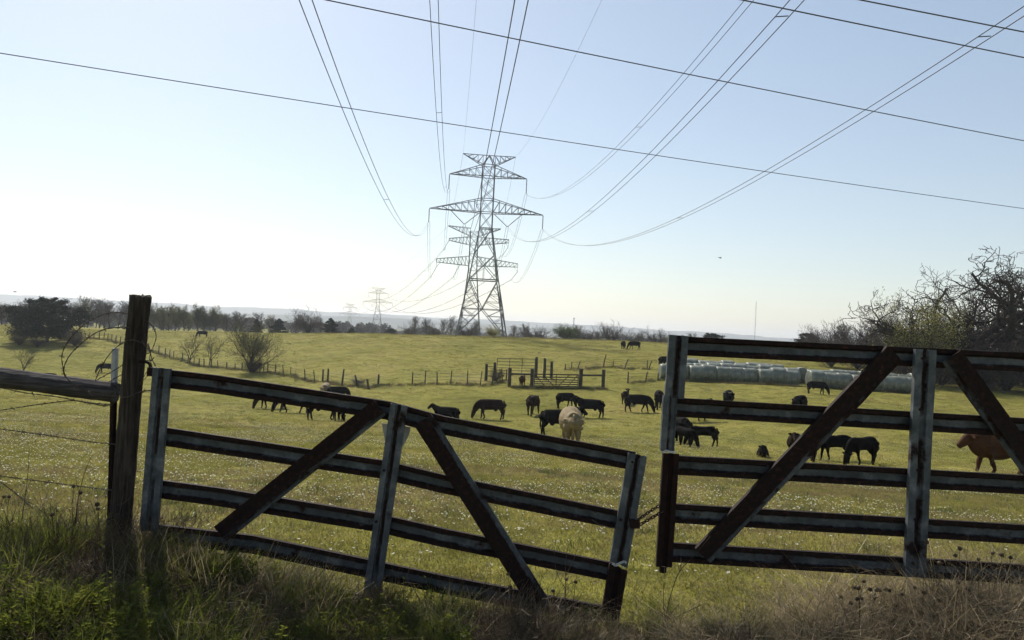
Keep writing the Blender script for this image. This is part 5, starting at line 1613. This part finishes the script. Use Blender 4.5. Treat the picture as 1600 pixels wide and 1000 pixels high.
wire_path('barbed wire strand running left from the post above the flowers', [(-60, 661, 4.62), (0, 670, 4.62), (80, 681, 4.62), (140, 690, 4.60), (178, 694, 4.56), (200, 697, 4.52)], .0030, 10, 11)
wire_path('lower barbed wire strand running left from the post near the weeds', [(-60, 738, 4.62), (0, 744, 4.62), (80, 754, 4.62), (150, 763, 4.60), (176, 766, 4.56)], .0030, 10, 12)
wire_path('loose wire hanging across the lower left corner into the weeds', [(-30, 735, 4.3), (0, 753, 4.28), (26, 772, 4.26), (52, 795, 4.2)], .0030, 4, 13)
wire_path('wire sagging under the log at the left edge', [(-40, 645, 4.56), (0, 641, 4.56), (60, 632, 4.55), (112, 626, 4.55), (140, 630, 4.54), (165, 634, 4.54), (176, 630, 4.53)], .0032, 9, 14)
wire_path('wire lying along the underside of the log', [(-40, 603, 4.55), (0, 606, 4.55), (40, 614, 4.55), (90, 620, 4.55), (130, 628, 4.55), (172, 632, 4.54)], .0028, 8, 16)
for lab, x0, x1, yy in (('grey weathered board lying behind the wooden post', 60, 172, 5.25), ('grey weathered board lying behind the sagging gate', 262, 372, 5.15)):
    a, b = at_depth(x0, yy), at_depth(x1, yy - .15); a.z += .05; b.z += .04
    mbx = MB(); mbx.bar(Vector((0, 0, 0)), b - a, .11, .022); o = mbx.build('old_board', M['log']); o.location = a; tag(o, lab, 'board')

# ------------------------------------------------------------------ weeds and dry grass at the foot of the gates
def zone(n, x0, x1, y0, y1, fn=None):
    x = rng.uniform(x0, x1, n); y = rng.uniform(y0, y1, n)
    if fn is not None:
        k = rng.uniform(0, 1, n) < fn(x, y); x, y = x[k], y[k]
    return x, y
def put(name, label, parts, protos):
    """parts: (x, y, index range, scale lo, scale hi)"""
    X, Y_, I, S_ = [], [], [], []
    for x, y, lo, hi, s0, s1 in parts:
        X.append(x); Y_.append(y); I.append(rng.integers(lo, hi, len(x))); S_.append(rng.uniform(s0, s1, len(x)))
    X = np.concatenate(X); Y_ = np.concatenate(Y_); I = np.concatenate(I); S_ = np.concatenate(S_)
    scatter(name, np.stack([X, Y_, terrain(X, Y_)], 1), eul(rng, len(X), .12), S_, I, protos, label, True)

dry = [blade_clump('dry_grass', 34, .10, .36, .0045, 1.1, M['tan'], 300 + i, 5, .7) for i in range(3)] + [blade_clump('lying_grass', 40, .12, .42, .0042, 2.2, M['tan'], 310 + i, 5, .55) for i in range(3)]
dead = [stem_clump('dead_weed', 11, .10, .38, .0022, .5, M['weed_brown'], 320 + i, 3, .45) for i in range(4)] + [blade_clump('dead_leaves', 46, .13, .26, .006, 1.6, M['weed_brown'], 330 + i, 4, .6) for i in range(2)]
grn = [blade_clump('green_blades', 44, .09, .26, .0065, .8, M['weed_green'], 340 + i, 4, .6) for i in range(3)]
wds = [weed_mesh('green_weed', 350 + i, .17 + .03*i, 48) for i in range(4)]
NEG = lambda a, b: (lambda x, y: smooth(a, b, x))
# brown tangle: thick on the left bank and round the posts, thinner along the gate foot
put('dead_weeds', 'brown dead weeds tangled round the gate posts and along the gate foot', [
    (*zone(120, -3.4, -1.2, 3.2, 4.75), 0, 6, .5, .85), (*zone(90, -2.75, -1.9, 3.9, 4.7), 0, 6, .7, 1.05), (*zone(90, -1.4, -.55, 3.75, 4.35), 0, 6, .5, .85),
    (*zone(60, -.7, .2, 3.7, 4.25), 0, 6, .35, .6), (*zone(46, -.15, .35, 3.85, 4.3), 0, 6, .6, .95), (*zone(70, .3, 1.4, 3.75, 4.2), 0, 6, .4, .7), (*zone(110, 1.2, 3.3, 3.5, 4.1), 0, 6, .5, .9)], dead)
put('green_grass_clumps', 'taller green grass on the bank at the left and below the sagging gate', [
    (*zone(150, -3.4, -2.35, 3.8, 4.5), 0, 3, .7, 1.1), (*zone(120, -3.4, -1.2, 3.0, 3.7), 0, 3, .5, .95), (*zone(50, -1.9, -.9, 3.6, 4.3), 0, 3, .5, .9), (*zone(60, -2.1, -.95, 4.05, 4.36), 0, 3, .75, 1.1), (*zone(60, -.95, -.2, 3.75, 4.3), 0, 3, .5, .85), (*zone(50, .2, 1.6, 3.8, 4.6), 0, 3, .35, .6)], grn)
put('green_weeds', 'leafy green weeds in the lower left foreground', [
    (*zone(210, -3.3, -1.7, 3.0, 3.65), 0, 4, .7, 1.2), (*zone(50, -1.9, -1.1, 3.5, 4.0), 0, 4, .6, 1.0), (*zone(40, -1.75, -1.35, 4.1, 4.4), 0, 4, .9, 1.3), (*zone(90, -.95, -.15, 3.7, 4.3), 0, 4, .6, 1.0), (*zone(40, -3.3, -2.6, 3.7, 4.3), 0, 4, .7, 1.1)], wds)
put('dry_grass', 'tan dry grass lying and standing in the lower right foreground', [
    (*zone(240, 1.5, 3.4, 3.6, 4.6, lambda x, y: smooth(1.2, 2.6, x)), 0, 6, .7, 1.25), (*zone(110, .9, 2.2, 3.6, 4.15), 2, 6, .5, .85), (*zone(60, -.2, .9, 3.75, 4.2), 2, 6, .35, .6), (*zone(150, -3.3, -1.1, 3.2, 4.6), 0, 3, .4, .75), (*zone(60, -3.3, -1.3, 3.6, 4.6), 3, 6, .35, .55), (*zone(70, -2.1, -.9, 4.0, 4.36), 0, 3, .6, .95), (*zone(60, -1.2, -.3, 3.7, 4.3), 0, 6, .3, .5), (*zone(40, -.4, .3, 3.9, 4.35), 0, 3, .4, .7)], dry)

# dark seed heads on thin stalks
HEADS = [(742, 235), (1000, 285), (965, 340), (1145, 372), (1255, 320), (1325, 335), (1395, 355), (840, 400), (247, 540), (297, 605), (348, 608), (375, 612), (450, 615), (176, 588), (206, 594), (72, 665), (148, 712), (195, 680), (232, 677), (333, 670), (497, 730), (489, 766), (545, 645), (648, 590), (720, 630), (828, 690), (865, 712), (1067, 606), (1083, 637), (1152, 640), (1165, 665), (985, 552), (1275, 503), (1287, 703), (1275, 765), (900, 780), (80, 875), (420, 605)]
rs = random.Random(12)
hm = MB(); hm.tube([(0, 0, -.010), (0, 0, -.006), (0, 0, .0), (0, 0, .006), (0, 0, .010)], [.003, .009, .0115, .009, .003], 8)
for k in range(10):
    a = k * 2.4; hm.bar((0, 0, 0), (.015*math.cos(a), .015*math.sin(a), .012*math.sin(k*1.7)), .0016)
head_mesh = hm.mesh('seed_head', M['weed_brown'], True)
def stalk(px, py, Y, label, group):
    top = PX(px, py, Y); bx = top.x + rs.uniform(-.06, .06); by = Y + rs.uniform(-.05, .05)
    base = Vector((bx, by, tz(bx, by)))
    r = thing('dried_flower_stalk', label, 'dried flower', base, 0, group)
    d = top - base
    mb = MB(); mb.tube([(0, 0, -.02), d * .35 + Vector((rs.uniform(-.02, .02), 0, 0)), d * .7 + Vector((rs.uniform(-.015, .015), 0, 0)), d], [.0024, .002, .0016, .0012], 4)
    mb.build('stem', M['weed_brown'], r)
    h = link('seed_head', head_mesh, r); h.location = d; h.rotation_euler = (rs.uniform(-.5, .5), rs.uniform(-.5, .5), rs.uniform(0, 6)); s = rs.uniform(.75, 1.2); h.scale = (s, s, s)
for zx, zy in HEADS:
    stalk(1300 + zx/5, 800 + zy/5, rs.uniform(4.02, 4.26), 'dried dark seed head on a thin stalk in the tan grass under the right gate', 'dried seed heads at right')
for px, py in ((885, 905), (899, 909), (864, 923), (794, 897), (797, 918), (126, 770), (152, 788), (153, 795), (82, 804), (14, 776), (6, 776), (115, 760)):
    stalk(px, py, rs.uniform(4.1, 4.3), 'dried dark seed head on a thin stalk before the sagging gate' if px > 500 else 'dried dark seed head on a thin stalk left of the wooden post', 'dried seed heads before the sagging gate' if px > 500 else 'dried seed heads at left')

def twig_thing(label, lines, Y, r=.0045):
    base = PX(*lines[0][0], Y)
    root = thing('dead_twig', label, 'twig', base)
    for i, ln in enumerate(lines):
        P = catmull([tuple(PX(a, b, Y + .02 * math.sin(j + i)) - base) for j, (a, b) in enumerate(ln)], 4)
        mb = MB(); rr = r * (1 if i == 0 else .62); mb.tube(P, np.linspace(rr, rr * .45, len(P)), 5); mb.build('stem', M['weed_brown'], root, True)
twig_thing('forked dead twig standing in the gap between the gates', [[(1020, 1005), (1032, 982), (1040, 968), (1052, 954), (1061, 943)], [(1040, 968), (1037, 950), (1037, 920), (1039, 886)], [(1040, 966), (1048, 930), (1062, 893), (1085, 868), (1110, 838)], [(1042, 968), (1060, 962), (1085, 950), (1104, 942)], [(1062, 893), (1064, 880), (1064, 870)]], 4.18)
twig_thing('thin dead stem leaning across the lowest rail of the sagging gate', [[(660, 950), (652, 930), (645, 918), (640, 912)], [(690, 985), (692, 940), (688, 905), (680, 895)]], 4.2, .003)
twig_thing('bare forked stem before the right upright of the sagging gate', [[(880, 1000), (884, 940), (884, 880), (888, 850)], [(884, 920), (872, 900), (866, 870), (868, 840)], [(884, 900), (898, 870), (905, 845)]], 4.2, .003)
twig_thing('tall thin stem rising left of the wooden post', [[(118, 820), (122, 780), (132, 740), (143, 712)], [(124, 775), (120, 755), (118, 742)]], 4.3, .003)
twig_thing('thin upright stem at the left edge', [[(34, 812), (40, 770), (44, 735), (45, 705)], [(40, 770), (46, 755), (50, 745)]], 4.3, .0026)
order_labels('dried seed heads at left', 'dried dark seed head left of the wooden post, %s from the left')
order_labels('dried seed heads before the sagging gate', 'dried dark seed head before the sagging gate, %s from the left')
order_labels('dried seed heads at right', 'dried dark seed head under the right gate, %s from the left')
